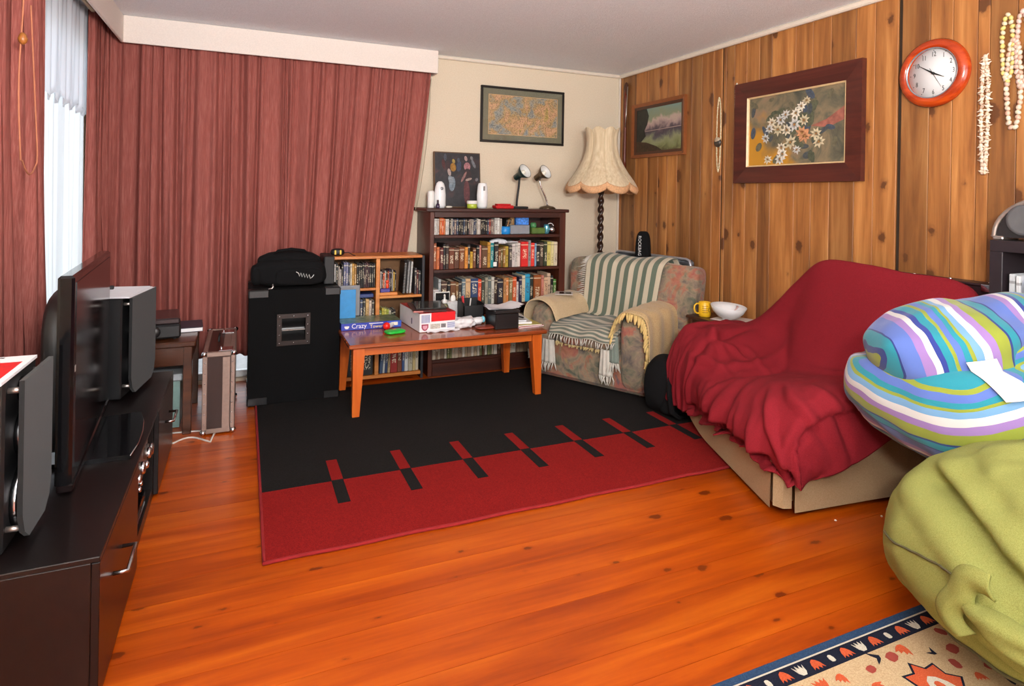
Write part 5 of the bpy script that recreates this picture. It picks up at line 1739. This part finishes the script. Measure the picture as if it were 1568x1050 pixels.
th2 = thing('seat_throw', 'grey-green striped throw spread over the armchair seat', 'throw', CO, CR)
cloth('cloth', thr2, 70, 36, M_thr2, '', '', .008, parent=th2)
fringe(th2, lambda t: thr2(t, 1.0), (0, -.15, -1), .045, 26, M_tassel, .004, 7)
M_sage = fabric('sage_cloth', C(108, 120, 112), C(136, 146, 136), 300, .3, .2)
for i, (x, w_, z0, z1, c_) in enumerate(((-.44, .05, .41, .20, M_sage), (-.29, .10, .30, .13, M_tassel), (.19, .085, .30, .12, M_tassel), (.25, .06, .40, .22, M_sage))):
    def hang(u, v, x=x, w_=w_, z0=z0, z1=z1, i=i):
        return Vector((x + (u - .5) * w_ * (1 + .3 * v), -.018 - .016 * math.sin(u * PI) - .004 * math.sin(u * 20), z0 + (z1 - z0) * v))
    o = part('hanging_corner', MB().grid(16, 12, hang), c_, th2)
    solid(o, .006)
    fringe(th2, lambda t, h=hang: h(t, 1.0), (0, -.1, -1), .06, 9, M_tassel, .0045, i)
# cream blanket edge peeking under the seat
bl = thing('cream_underblanket', 'cream crocheted blanket edge tucked under the seat cushion', 'blanket', CO, CR)
fringe(bl, lambda t: (-.24 + t * .42, -.002 + .02, .300), (0, -.5, -.8), .045, 30, plain((196, 174, 124), .95), .008, 12, 'crochet_edge')
# beige throw on the right arm
M_beige = fabric('beige_knit', C(176, 146, 100), C(206, 180, 136), 180, .8, .2)
prof_a = [(.235, 0, .40), (.262, 0, .52), (.32, 0, .578), (.40, 0, .580), (.468, 0, .55), (.492, 0, .46), (.496, 0, .34), (.50, 0, .25)]


def thr3(u, v):
    p = poly3(prof_a, v)
    p.y = -.025 + u * .52
    p.z += -.012 * (u < .06) + .008 * nz((u * 6, v * 6, 1), 1, 4)
    p.x += .007 * math.sin(u * 18 + v * 2)
    return p


th3 = thing('beige_throw', 'beige knitted throw over the right armchair arm', 'throw', CO, CR)
cloth('cloth', thr3, 50, 40, M_beige, '', '', .010, parent=th3)
fringe(th3, lambda t: thr3(.0, t) + Vector((0, -.008, 0)), (0, -.45, -1), .055, 34, plain((206, 178, 116), .95), .010, 9)
# tan cloth on left arm
M_tan = fabric('cream_patterned_cloth', C(184, 160, 124), C(210, 188, 152), 200, .4, .2)
prof_l = [(-.502, 0, .40), (-.495, 0, .50), (-.46, 0, .565), (-.40, 0, .588), (-.33, 0, .585), (-.27, 0, .555), (-.235, 0, .50), (-.215, 0, .45)]


def thr4(u, v):
    p = poly3(prof_l, v)
    p.y = -.04 + u * .50
    p.z += .010 * nz((u * 5, v * 4, 2), 1, 6) - .03 * max(0, .1 - u) * 4
    return p


th4 = thing('cream_cloth', 'cream patterned cloth over the left armchair arm', 'cloth', CO, CR)
cloth('cloth', thr4, 50, 36, M_tan, '', '', .008, parent=th4)
fringe(th4, lambda t: thr4(t * .9, 0), (-.4, 0, -1), .03, 24, plain((150, 130, 90), .95), .006, 15)
# printed card / tablet on arm
tb_ = thing('photo_card', 'pale card with a dark square picture lying on the cream cloth', 'card', (2.283, 4.198, .610), CR + .55)
part('card', MB().box(-.062, .075, -.075, .075, 0, .005, .001), plain((206, 200, 192), .4), tb_)
part('dark_square', MB().box(-.03, .06, -.05, .05, .005, .0058), plain((28, 28, 30), .2), tb_)
part('white_mark', MB().prism(ell(.012, 0, .008, .01, 0, 8), .0058, .0064), M_white, tb_)

# keyboard case + rock bag behind chair
kc = thing('hard_case', 'dark hard case with silver rim standing behind the armchair', 'case', (3.06, 4.11, .012), math.radians(-80.5))
mk = NT('scuffed_grey_shell')
mk.col(mk.ramp(mk.noise(mk.coord((3, 3, 26)), 2, 4), [(.42, C(34, 36, 38)), (.55, C(80, 84, 90)), (.66, C(150, 156, 164))]))
part('shell', MB().box(-.41, .41, -.03, .03, -.012, .885, .02), mk.fin(.4), kc)
part('rim', MB().tube([(-.41, -.03, .4), (-.415, -.03, .84), (-.40, -.03, .88), (-.37, -.03, .89), (.37, -.03, .89), (.40, -.03, .88), (.415, -.03, .84), (.41, -.03, .4)], .011, 8), plain((176, 180, 188), .3, .6), kc)
rk = thing('instrument_bag', 'slim black nylon bag with vertical white lettering behind the armchair', 'bag', (2.895, 4.02, .52), math.radians(-44))
part('sleeve', MB().blob((0, 0, .28), (.068, .05, .30), 4, 36, 30, disp=lambda q: Vector((q.x * (1 - .12 * (q.z > .1)) + (.02 if q.z < -.0 and q.x > 0 else 0), q.y, q.z))), M_blackcloth, rk)
o = text('lettering', 'ROCKBAG', .033, plain((196, 196, 196), .5), rk, (-.02, -.0525, .468), (PI / 2, PI / 2, 0), .0005)

# black backpack on floor between chair and sofa
bp = thing('backpack', 'black backpack with small white round badge between armchair and sofa', 'bag', (2.485, 3.185, .011), .3)
part('pack', MB().blob((0, 0, .17), (.15, .11, .17), 3, 44, 30, disp=soft(5, .03, 7)), M_blackcloth, bp)
part('front_pocket', MB().blob((-.02, -.085, .09), (.11, .055, .085), 3, 32, 20, disp=soft(8, .02, 9)), M_blackcloth, bp)
part('shoulder_strap', MB().tube([(-.1, -.1, .28), (-.16, -.14, .18), (-.15, -.15, .06), (-.10, -.17, .02), (-.04, -.18, .018)], [.012, .018, .018, .014, .008], 8), M_blackcloth, bp)
part('badge', MB().lathe([(.016, 0), (.016, .004), (.010, .006)], 18, M=TM(.03, -.146, .062) @ ROTX), M_white, bp, 'white round badge')
part('buckle', MB().box(.02, .08, -.11, -.08, .27, .285, .004, 0, Matrix.Rotation(.2, 4, 'Y')), plain((110, 116, 124), .2), bp)

# lamp table with mug and bowl
lt = thing('small_table', 'small dark wooden table holding the yellow mug and white bowl', 'table', (3.0, 3.25, 0), 0)
part('top', MB().box(-.145, .15, -.20, .20, .53, .55, .004), M_darkwood, lt)
part('apron', MB().box(-.13, .135, -.185, -.167, .46, .53, .002).box(-.13, .135, .167, .185, .46, .53, .002).box(-.13, -.112, -.167, .167, .46, .53, .002).box(.117, .135, -.167, .167, .46, .53, .002), M_darkwood, lt)
for sx in (-.115, .12):
    for sy in (-.17, .17):
        part('leg', MB().box(sx - .018, sx + .018, sy - .018, sy + .018, 0, .53, .003), M_darkwoodz, lt)
mu = thing('mug', 'yellow mug with faint print on the small dark table', 'mug', (2.935, 3.35, .5505), -.4)
M_yel = plain((224, 176, 32), .3, var=.03)
part('cup', MB().lathe([(.035, 0), (.039, .004), (.041, .02), (.041, .098), (.039, .1), (.036, .098), (.036, .01), (.001, .008)], 28, cap=False), M_yel, mu)
part('handle', MB().tube([(-.039, 0, .085), (-.055, 0, .088), (-.070, 0, .075), (-.073, 0, .052), (-.066, 0, .030), (-.050, 0, .020), (-.039, 0, .022)], .006, 8), M_yel, mu)
for i in range(4):
    part('print_line', MB().grid(8, 2, lambda u, v, i=i: (.0415 * math.cos(-2.3 + u * 1.0), .0415 * math.sin(-2.3 + u * 1.0), .03 + i * .014 + v * .004)), plain((150, 104, 20), .4), mu)
part('print_ring', MB().tube([(.0418 * math.cos(-1.0 + .28 * math.cos(a)), .0418 * math.sin(-1.0 + .28 * math.cos(a)), .05 + .014 * math.sin(a)) for a in [i * PI / 8 for i in range(16)]], .0015, 4, closed=True), plain((70, 60, 20), .4), mu)
np_ = thing('newspaper', 'folded newspaper under the white bowl', 'newspaper', (3.04, 3.165, .5505), .3)
part('sheet', MB().box(-.10, .10, -.13, .13, 0, .003), plain((196, 182, 172), .8, var=.15, sc=80), np_)
part('sheet', MB().box(-.095, .098, -.12, .128, .003, .006, 0, 0, Matrix.Rotation(.06, 4, 'Z')), plain((206, 194, 186), .8, var=.15, sc=80), np_)
bw = thing('bowl', 'white bowl tilted on its side with a utensil handle', 'bowl', (3.0, 3.195, .606), 0)
MT = Matrix.Rotation(math.radians(12), 4, Vector((.915, .4, 0)).normalized().cross(Vector((0, 0, 1)))) @ Matrix.Rotation(math.radians(12), 4, 'Y')
part('dish', MB().lathe([(.03, -.05), (.036, -.046), (.07, -.03), (.10, .0), (.118, .038), (.116, .04), (.097, .004), (.066, -.024), (.03, -.04), (.001, -.041)], 40, M=MT, cap=False), M_whitegloss, bw)
part('foot_ring', MB().lathe([(.034, -.056), (.036, -.050), (.032, -.046)], 24, M=MT), M_whitegloss, bw)
part('pink_spoon', MB().tube([MT @ Vector(p) for p in ((-.10, -.02, .035), (-.06, -.03, .012), (0, -.03, 0), (.05, -.02, .02), (.07, -.01, .035))], [.002, .003, .004, .004, .009], 6), plain((206, 170, 164), .4), bw)

# ------------------------------------------------------------------ sofa
so = thing('sofa', 'beige fabric recliner sofa under a red throw along panelled wall', 'sofa', (0, 0, 0))
M_suede = fabric('beige_suede', C(156, 132, 100), C(176, 152, 118), 240, .25, .0)
xf = lambda y: 2.105 + (y - 1.97) * .354


def sofa_front(u, v):
    y = 1.975 + u * 1.03
    ov = .035 * math.sin(min(1, v) * PI * .5)
    bulge = .012 * math.sin(v * PI)
    x = xf(y) - bulge + .03 * v
    rnd_ = max(0, u - .9) / .1
    lift = max(0, (u - .62) / .38)
    return (x + .05 * rnd_ ** 2, y + .02 * rnd_, .03 + .10 * lift ** 2 * (1 - v) + v * .30)


part('footrest_panel', MB().grid(30, 10, sofa_front).prism([(xf(1.98) + .035, 1.98), (2.5, 1.98), (2.75, 2.6), (xf(2.6) + .045, 2.6)], .032, .33), M_suede, so)
sp3 = MB()
sp3.prism([(2.17, 1.90), (2.80, 1.835), (3.10, 1.82), (3.10, 1.89), (2.80, 1.90), (2.235, 1.965)], .03, .34)
part('side_panel', sp3, M_suede, so)
part('corner_pleat', MB().prism([(2.112, 1.965), (2.128, 1.925), (2.165, 1.912), (2.19, 1.94), (2.15, 1.99)], .045, .33), M_suede, so)
part('seat_base', MB().prism([(2.24, 1.97), (3.10, 1.90), (3.10, 2.98), (2.62, 2.98)], .04, .33), M_suede, so)
part('backrest', MB().prism([(2.96, 1.88), (3.03, 1.88), (3.03, 2.46), (2.97, 2.46)], .33, .80), M_suede, so)
part('arm', MB().box(2.60, 3.05, 2.78, 3.0, .33, .53, .05), M_suede, so)
part('seat_cushion', MB().prism([(2.30, 1.92), (2.84, 1.92), (2.86, 2.62), (2.5, 2.62)], .33, .385), M_suede, so)
for p in ((2.3, 2.05), (2.6, 2.9), (2.95, 1.95), (3.0, 2.9)):
    part('foot', MB().lathe([(.022, 0), (.025, .04)], 10, (p[0], p[1], 0)), M_black, so)

# control net of the throw: rows A (along sofa from far arm to near end), columns B (back to hem)
NET = [
    [(3.06, 3.09, 0.4), (3, 3.1, 0.38), (2.93, 3.11, 0.36), (2.84, 3.11, 0.33), (2.7, 3.12, 0.3), (2.56, 3.12, 0.28), (2.455, 3.115, 0.25), (2.455, 3.09, 0.13)],
    [(3.07, 3.05, 0.53), (3, 3.05, 0.545), (2.92, 3.05, 0.555), (2.82, 3.05, 0.555), (2.68, 3.055, 0.55), (2.51, 3.055, 0.535), (2.425, 3.05, 0.36), (2.445, 3.03, 0.13)],
    [(3.07, 2.95, 0.54), (3.02, 2.95, 0.555), (2.95, 2.95, 0.57), (2.84, 2.95, 0.57), (2.68, 2.95, 0.57), (2.49, 2.95, 0.545), (2.39, 2.94, 0.37), (2.405, 2.93, 0.13)],
    [(3.08, 2.8, 0.695), (3.02, 2.8, 0.695), (2.95, 2.8, 0.655), (2.85, 2.8, 0.58), (2.68, 2.8, 0.56), (2.47, 2.82, 0.525), (2.355, 2.81, 0.36), (2.375, 2.8, 0.15)],
    [(3.1, 2.62, 0.875), (3.05, 2.62, 0.88), (2.97, 2.62, 0.72), (2.87, 2.63, 0.54), (2.66, 2.64, 0.46), (2.42, 2.64, 0.435), (2.295, 2.63, 0.33), (2.31, 2.62, 0.17)],
    [(3.12, 2.46, 0.985), (3.04, 2.46, 1), (2.92, 2.46, 0.78), (2.77, 2.45, 0.47), (2.58, 2.44, 0.425), (2.35, 2.44, 0.41), (2.215, 2.43, 0.32), (2.235, 2.42, 0.19)],
    [(3.12, 2.22, 0.98), (3.03, 2.22, 1.005), (2.9, 2.22, 0.78), (2.75, 2.22, 0.5), (2.56, 2.22, 0.475), (2.3, 2.22, 0.465), (2.145, 2.2, 0.34), (2.165, 2.2, 0.21)],
    [(3.12, 2.02, 0.97), (3.03, 2.02, 0.99), (2.89, 2.02, 0.78), (2.75, 2.02, 0.53), (2.56, 2.02, 0.52), (2.26, 2.02, 0.5), (2.085, 1.99, 0.35), (2.1, 1.99, 0.2)],
    [(3.11, 1.7, 0.935), (3.02, 1.7, 0.95), (2.87, 1.74, 0.76), (2.74, 1.8, 0.53), (2.56, 1.82, 0.52), (2.27, 1.84, 0.49), (2.11, 1.86, 0.34), (2.125, 1.87, 0.17)],
    [(3.09, 1.65, 0.62), (3, 1.66, 0.62), (2.89, 1.69, 0.52), (2.78, 1.765, 0.4), (2.62, 1.77, 0.34), (2.42, 1.78, 0.26), (2.26, 1.81, 0.2), (2.165, 1.85, 0.16)],
]

# keep the cover clear of the case standing behind the sofa
NET = [[(x_ - .075 * max(0, (x_ - 2.93) / .19), y_, z_) for x_, y_, z_ in r_] for r_ in NET]


def net(u, v):
    cols = [poly3(NET[a], v) for a in range(len(NET))]
    return poly3(cols, u)


rfold = random.Random(5)
FOLDS = []
uu_ = .10
while uu_ < 1.0:
    FOLDS.append((uu_, .70 + rfold.uniform(-.03, .08), uu_ + rfold.uniform(-.05, .05), 1.02, rfold.uniform(.014, .030), rfold.uniform(.014, .026)))
    uu_ += rfold.uniform(.035, .07)
FOLDS += [(.22, .60, .44, .74, .030, .030), (.20, .68, .47, .66, .020, .022), (.30, .80, .52, .70, .026, .024), (.50, .42, .47, .74, .022, .030), (.62, .50, .585, .98, .040, .034),
          (.57, .62, .50, .98, .030, .026), (.74, .70, .96, .80, .026, .022), (.72, .72, .90, .95, .030, .022), (.70, .74, .80, 1.0, .030, .024), (.80, .67, 1.0, .74, .022, .02), (.66, .72, .70, 1.0, .026, .022),
          (.33, .46, .36, .85, -.030, .030), (.54, .44, .56, .70, -.020, .028), (.12, .40, .26, .52, .010, .03), (.24, .44, .16, .70, .014, .028), (.42, .30, .66, .44, .010, .05), (.60, .43, .80, .47, .012, .03), (.40, .58, .56, .56, .016, .02), (.36, .66, .46, .60, .018, .016)]


def foldh(u, v):
    w = 0.0
    for (u0, v0, u1, v1, A, sg_) in FOLDS:
        ax, ay = (u - u0) * 1.7, (v - v0) * 1.6
        bx_, by_ = (u1 - u0) * 1.7, (v1 - v0) * 1.6
        L2_ = bx_ * bx_ + by_ * by_
        t_ = (ax * bx_ + ay * by_) / L2_
        if t_ < -.1 or t_ > 1.1:
            continue
        d_ = (ax * by_ - ay * bx_) / math.sqrt(L2_)
        d_ += .012 * math.sin(t_ * 7 + u0 * 40)
        if abs(d_) > 3 * sg_:
            continue
        tap = math.sin(max(0, min(1, (t_ + .1) / 1.2 if v1 < .97 else min(1, t_ * .55))) * PI) if v1 < .97 else max(0, min(1, t_ * 1.2))
        w += A * tap * math.exp(-(d_ / sg_) ** 2)
    return w


def throwf(u, v):
    p = net(u, v)
    e = .004
    du = net(min(1, u + e), v) - net(max(0, u - e), v)
    dv = net(u, min(1, v + e)) - net(u, max(0, v - e))
    n = du.cross(dv)
    if n.length < 1e-9:
        n = Vector((0, 0, 1))
    n.normalize()
    if n.z < -.3 or (n.x > .5 and n.z < .2):
        n = -n
    front = max(0, min(1, (v - .40) / .3))
    U = u * 1.6
    w = .010 + foldh(u, v) + .014 * nz((U * 4, v * 4, 2), 1, 9) * (.25 + front) + .008 * nz((U * 11, v * 7, 2), 1, 3) * (.12 + front) + .0035 * nz((U * 24, v * 24, 5), 1, 4) * (.3 + front)
    hem = max(0, (v - .9) / .1)
    p = p + n * w
    p.z += hem * (.030 * nz((U * 6, 0, 0), 1, 12) + .010 * math.sin(U * 40))
    return p


M_red = fabric('red_cotton_throw', C(112, 19, 29), C(142, 33, 43), 420, .3, .0)
o = cloth('red_throw', throwf, 190, 150, M_red, 'crumpled crimson throw covering the beige sofa', 'throw', .006)
one('lint_mark', MB().blob((0, 0, 0), (.006, .02, .004), 2, 12, 6, disp=bagdisp(1, .4)), plain((206, 170, 150), .9), 'small pale fluff mark on the red throw backrest', 'fluff', (2.875, 1.885, .80))

# dark latched case behind sofa
lc = thing('latched_case', 'long dark plum case with silver latches behind the sofa', 'case', (3.10, 1.60, 0))
part('body', MB().box(-.035, .06, -.10, .55, 0, .985, .004), plain((40, 22, 26), .4), lc)
part('lid', MB().box(-.037, .062, -.10, .552, .987, 1.0, .004), plain((46, 26, 30), .4), lc)
for yy in (.06, .23, .40):
    l_ = part('latch', MB().box(-.043, -.036, yy - .028, yy + .028, .965, .998, .002), M_chrome, lc)
    part('latch_knob', MB().lathe([(.008, 0), (.008, .01)], 10, (-.02, yy, 1.0)), M_chrome, l_)

# shelf unit at right edge
sv = thing('cube_shelf', 'black-brown open shelf unit at the right edge holding books', 'shelf', (3.01, .95, 0))
M_sh = plain((36, 28, 32), .4, var=.1)
X0, X1 = -.145, .155
part('top', MB().box(X0, X1, -.6, .60, 1.165, 1.212, .002), M_sh, sv)
part('side_panel', MB().box(X0, X1, .552, .60, 0, 1.165, .002), M_sh, sv)
part('side_panel', MB().box(X0, X1, -.6, -.552, 0, 1.165, .002), M_sh, sv)
part('back_panel', MB().box(X1 - .01, X1, -.552, .552, 0, 1.165), M_sh, sv)
for z in (.80, .42, .03):
    part('shelf', MB().box(X0, X1 - .01, -.552, .552, z - .022, z, .002), M_sh, sv)
part('divider', MB().box(X0 + .004, X1 - .01, -.012, .012, .03, 1.165), M_sh, sv)
# magazines in that shelf (spines face -x): reuse book with rotation
for i, (y_, w_, h_, c_, tl_, nm) in enumerate(((1.478, .020, .275, (190, 194, 198), 0, 'pale grey magazine file, leftmost'), (1.452, .016, .27, (206, 208, 210), .03, 'white magazine, second from left'), (1.432, .012, .18, (150, 170, 110), .03, 'small green booklet, third from left'), (1.414, .014, .25, (40, 110, 200), .07, 'bright blue magazine, fourth from left'), (1.398, .010, .25, (214, 214, 210), .08, 'thin white magazine, fifth from left'), (1.375, .016, .26, (220, 190, 160), -.06, 'cream curled magazine, sixth from left'), (1.345, .024, .255, (170, 80, 40), 0, 'rust brown book, seventh from left'), (1.315, .02, .26, (200, 196, 190), 0, 'white book, eighth from left'))):
    o = book(-w_ / 2, w_ / 2, 0, .21, 0, h_, c_, nm + ' in right edge shelf', 'magazine', 'magazine', 'magazines in the right edge shelf', 0)
    o.location = (2.885, y_, .8008 + abs(math.sin(tl_)) * w_)
    o.rotation_euler = (tl_, 0, -PI / 2)
dk = thing('speaker_dock', 'arched black speaker dock with silver edge on the right shelf', 'speaker', (2.96, 1.335, 1.2125))
arch = [(-.225, .012)] + [(-.22 * math.cos(a), .02 + .16 * math.sin(a)) for a in [i * PI / 20 for i in range(21)]] + [(.225, .012)]
MD = Matrix(((0, 0, 1, 0), (-1, 0, 0, 0), (0, 1, 0, 0), (0, 0, 0, 1)))
part('body', MB().prism([(a * .94, b * .95) for a, b in arch], -.06, .06, 0, MD), plain((26, 24, 26), .5), dk)
part('silver_arch', MB().tube([MD @ Vector((a, b, -.055)) for a, b in arch], .010, 8), M_alu, dk)
for yy in (-.11, .11):
    part('driver', MB().lathe([(.062, .0), (.062, .008), (.05, .006), (.001, .010)], 28, M=TM(-.06, yy, .085) @ RZ), plain((86, 86, 88), .5), dk)
for yy in (-.2, .2):
    part('foot', MB().box(-.07, .05, yy - .02, yy + .02, 0, .016, .004), M_alu, dk)


# ------------------------------------------------------------------ beanbags
def crease(q, c, n_, depth, width):
    d = (q - Vector(c)).dot(Vector(n_))
    return -depth * math.exp(-(d / width) ** 2)


M_green = fabric('green_canvas', C(124, 126, 64), C(150, 152, 86), 420, .25, .0)
gb = thing('bean_bag', 'olive green canvas beanbag slumped on the floor at right', 'beanbag', (2.36, .97, .017))


def polydist(q, pts):
    best = 9
    tt = 0
    n_ = len(pts) - 1
    for i in range(n_):
        a, b = Vector(pts[i]), Vector(pts[i + 1])
        ab = b - a
        t = max(0, min(1, (q - a).dot(ab) / ab.length_squared))
        d = (q - a - ab * t).length
        if d < best:
            best, tt = d, (i + t) / n_
    return best, tt


GCR = [([(-.30, .33, .21), (-.364, .252, .167), (-.44, .14, .135), (-.488, .056, .108), (-.518, -.059, .059), (-.50, -.2, .0)], .075, .030),
       ([(-.20, .25, .27), (-.33, .17, .225), (-.41, .06, .19), (-.45, -.05, .15), (-.45, -.2, .10)], .022, .035),
       ([(-.51, .02, .06), (-.545, -.03, .02), (-.54, -.12, -.03)], .04, .022),
       ([(-.52, .10, -.14), (-.53, -.02, -.16), (-.5, -.15, -.18)], .03, .03)]


def gdisp(q):
    # teardrop: wide low belly
    t = (q.z + .31) / .62
    s_ = 1.0 + .10 * (1 - t) - .22 * t * t
    p = Vector((q.x * s_, q.y * s_, q.z))
    n = q.normalized()
    w = .022 * nz(q, 4, 1) + .012 * nz(q, 9, 4) + .004 * nz(q, 22, 4)
    for pts, dp_, wd in GCR:
        d, tt = polydist(p, pts)
        if d < wd * 4:
            w += -dp_ * math.exp(-(d / wd) ** 2) * min(1, 4 * tt + .3) + dp_ * .22 * math.exp(-((d - wd * 2.4) / (wd * 1.3)) ** 2)
    p = p + n * w
    if p.x > .47:
        p.x = .47 + (p.x - .47) * .08
    if p.z < -.29:
        p.z = -.29 - (p.z + .29) * -.05
    return p


part('bag', MB().blob((0, 0, .298), (.545, .50, .31), 2.35, 150, 90, disp=gdisp), M_green, gb)


def gsurf(a, b):
    e = 2 / 2.35
    sg = lambda v, e_: math.copysign(abs(v) ** e_, v)
    q = Vector((sg(math.cos(b), e) * sg(math.cos(a), e) * .545, sg(math.cos(b), e) * sg(math.sin(a), e) * .50, sg(math.sin(b), e) * .31))
    p = gdisp(q) + Vector((0, 0, .298))
    return p + q.normalized() * .003


part('seam', MB().tube([gsurf(PI * (.76 + .205 * i / 40), -.06 + .11 * (i / 40)) for i in range(41)], .0035, 6), plain((84, 80, 50), .9), gb)
part('seam', MB().tube([gsurf(PI * (.90 + .30 * i / 30), -.66 + .10 * (i / 30)) for i in range(31)], .005, 6), plain((84, 80, 50), .9), gb)
# gathered opening: two nested rolled edges
gc_ = gsurf(PI * 1.02, -.08)


def flapf(R_, th, lift):
    def f(u, v):
        a = math.radians(100 + 120 * u)
        rr_2 = R_ * (1 + .10 * math.sin(a * 5 + R_ * 30)) + th * (v - .5) * 2
        return gc_ + Vector((-.004 - lift * math.sin(v * PI) + .02 * max(0, math.sin(a)) * 0, -rr_2 * math.cos(a) * 1.0 * 1.0, rr_2 * math.sin(a) * .9)) + Vector((.045 * max(0, -math.sin(a)) * 0, 0, 0))
    return f


part('gathered_tongue', MB().blob((0, 0, 0), (.035, .085, .042), 2.6, 40, 24, disp=lambda q: q * (1 + .25 * nz(q, 16, 3) + .12 * math.sin(q.z * 90 + q.y * 25)), M=TM(*gc_) @ Matrix.Rotation(.25, 4, 'X')), M_green, gb)
for R_, th, lift in ((.115, .034, .018),):
    f_ = part('gathered_fold', MB().grid(50, 12, flapf(R_, th, lift)), M_green, gb)
    solid(f_, .008)

# striped beanbag
STR = [((110, 156, 196), 1.2), ((206, 206, 204), 1.5), ((150, 118, 178), 1.6), ((140, 152, 44), 2.4), ((36, 52, 120), .5), ((32, 136, 152), 1.8), ((36, 52, 120), .4), ((88, 112, 184), 3.2), ((150, 118, 178), 1.5), ((212, 210, 208), 1.2), ((44, 58, 140), 1.0), ((34, 138, 154), 1.5), ((140, 152, 44), .6), ((88, 112, 184), 1.3), ((34, 138, 154), 1.0), ((140, 152, 44), .6)]


def stripemat(name, vec, period, offs, warp=.02):
    t = NT(name)
    tc = t.add('ShaderNodeTexCoord')
    dt = t.add('ShaderNodeVectorMath', operation='DOT_PRODUCT')
    dt.inputs[1].default_value = vec
    t.link(tc.outputs['Object'], dt.inputs[0])
    wv_ = t.math('MULTIPLY', t.math('SUBTRACT', t.noise(tc.outputs['Object'], 5, 2), .5), warp)
    f = t.math('FRACT', t.math('ADD', t.math('MULTIPLY', t.math('ADD', dt.outputs['Value'], wv_), 1 / period), offs))
    tot = sum(w for _, w in STR)
    acc, stops = 0, []
    for c_, w_ in STR:
        stops.append((acc / tot, C(*[int(q * .93) for q in c_])))
        acc += w_
    col = t.ramp(f, stops, 'CONSTANT')
    n = t.noise(t.coord(), 500, 2)
    t.col(t.mix(t.math('MULTIPLY', n, .10), col, C(120, 130, 150)))
    t.bump(n, .25, .002)
    return t.fin(.9, 0, .15, 0, .2)


Lx = Vector((math.cos(YAW), -math.sin(YAW), 0))     # across
Ly = Vector((math.sin(YAW), math.cos(YAW), 0))      # away
sb = thing('bean_bag', 'blue, green and lilac striped beanbag slumped on the sofa end', 'beanbag', (2.60, 1.475, .40))
v1 = (Lx * .50 - Vector((0, 0, 1)) * .86 + Ly * .30)
v2 = (Lx * .93 + Vector((0, 0, 1)) * .25 - Ly * .1)
M_st1 = stripemat('stripe_body', v1, .33, .37)
M_st2 = stripemat('stripe_fold', v2, .35, .1, .05)


def sdisp(q):
    t = (q.z + .27) / .54
    lx = q.dot(Lx)
    s_ = 1.0 - .12 * t
    p = Vector((q.x * s_, q.y * s_, q.z))
    n = q.normalized()
    w = .02 * nz(q, 4, 3) + .010 * nz(q, 10, 6)
    w += crease(q, (-.1, -.1, .16), Vector((.1, .1, 1)).normalized(), .05, .03)
    p = p + n * w
    p += Vector((0, 0, -1)) * max(0, -(lx + .05)) * .05
    p.z += max(0, -lx - .08) * .40 * max(0, min(1, .75 - t))
    zm = -.235 + .13 * max(0, min(1, (p.y - .16) / .12))      # rests on the sofa seat
    if p.z < zm:
        p.z = zm + (p.z - zm) * .08
    if p.x > .245:                                           # pressed against the shelf unit
        p.x = .245 + (p.x - .245) * .06
    return p


sbm = MB().blob((0, 0, .235), (.44, .42, .29), 2.4, 130, 80, disp=sdisp)
part('bag', sbm, M_st1, sb)


def fdisp(q):
    n = q.normalized()
    lx = q.dot(Lx)
    w = .022 * nz(q, 5, 12) + .012 * nz(q, 11, 2)
    w += .020 * math.sin(q.z * 34 + lx * 12 + 3 * nz(q, 4, 8)) * max(0, min(1, .5 + lx * 2.5))
    k_ = 1 - .5 * max(0, lx / .37)
    q = Lx * lx + (q - Lx * lx) * k_
    p = q + n * w
    return p + Vector((0, 0, 1)) * (lx * (.34 if lx > 0 else .12))


RF = Matrix.Rotation(-YAW, 4, 'Z')
fo = MB().blob((0, 0, 0), (.37, .24, .165), 2.3, 130, 70, disp=lambda q: fdisp(RF @ q))
fo.v = [tuple(Vector(p) + Vector((-.06, -.03, .43))) for p in fo.v]
fo.v = [(x_ if x_ < .24 else .24 + (x_ - .24) * .06, y_, z_) for x_, y_, z_ in fo.v]
part('folded_top', fo, M_st2, sb)
# white care label lying on the bag front
from mathutils.bvhtree import BVHTree
_t = BVHTree.FromPolygons([Vector(p) for p in sbm.v] + [Vector(p) for p in fo.v], [list(f) for f in sbm.f] + [[i + len(sbm.v) for i in f] for f in fo.f])


def lab(u, v):
    a, b = (u - .5) * .095, (.5 - v) * .125
    o_ = Lx * (-.15 + a * .93 - b * .42) + Vector((0, 0, .375 + b * .80 + a * .22)) - Ly * 1.0
    h = _t.ray_cast(o_, Ly)
    p = h[0] if h[0] is not None else o_ + Ly * .6
    return p - Ly * (.012 + .01 * v)


o = part('care_label', MB().grid(8, 8, lab), M_paper, sb, 'white care label')
solid(o, .002)

# small floor bits
one('paper_scrap', MB().box(-.05, .05, -.03, .03, 0, .004, .001), plain((120, 140, 160), .6), 'blue-grey paper scrap on the floor under the sofa edge', 'paper', (2.68, 1.80, .0005), .3)
for i, (x_, y_) in enumerate(((2.33, 1.83), (2.55, 1.78))):
    one('floor_crumb', MB().blob((0, 0, .003), (.006, .005, .003), 2, 8, 5), M_white, ('tiny white crumb on floor below the sofa corner', 'tiny white crumb on floor nearer the green beanbag')[i], 'crumb', (x_, y_, .0))
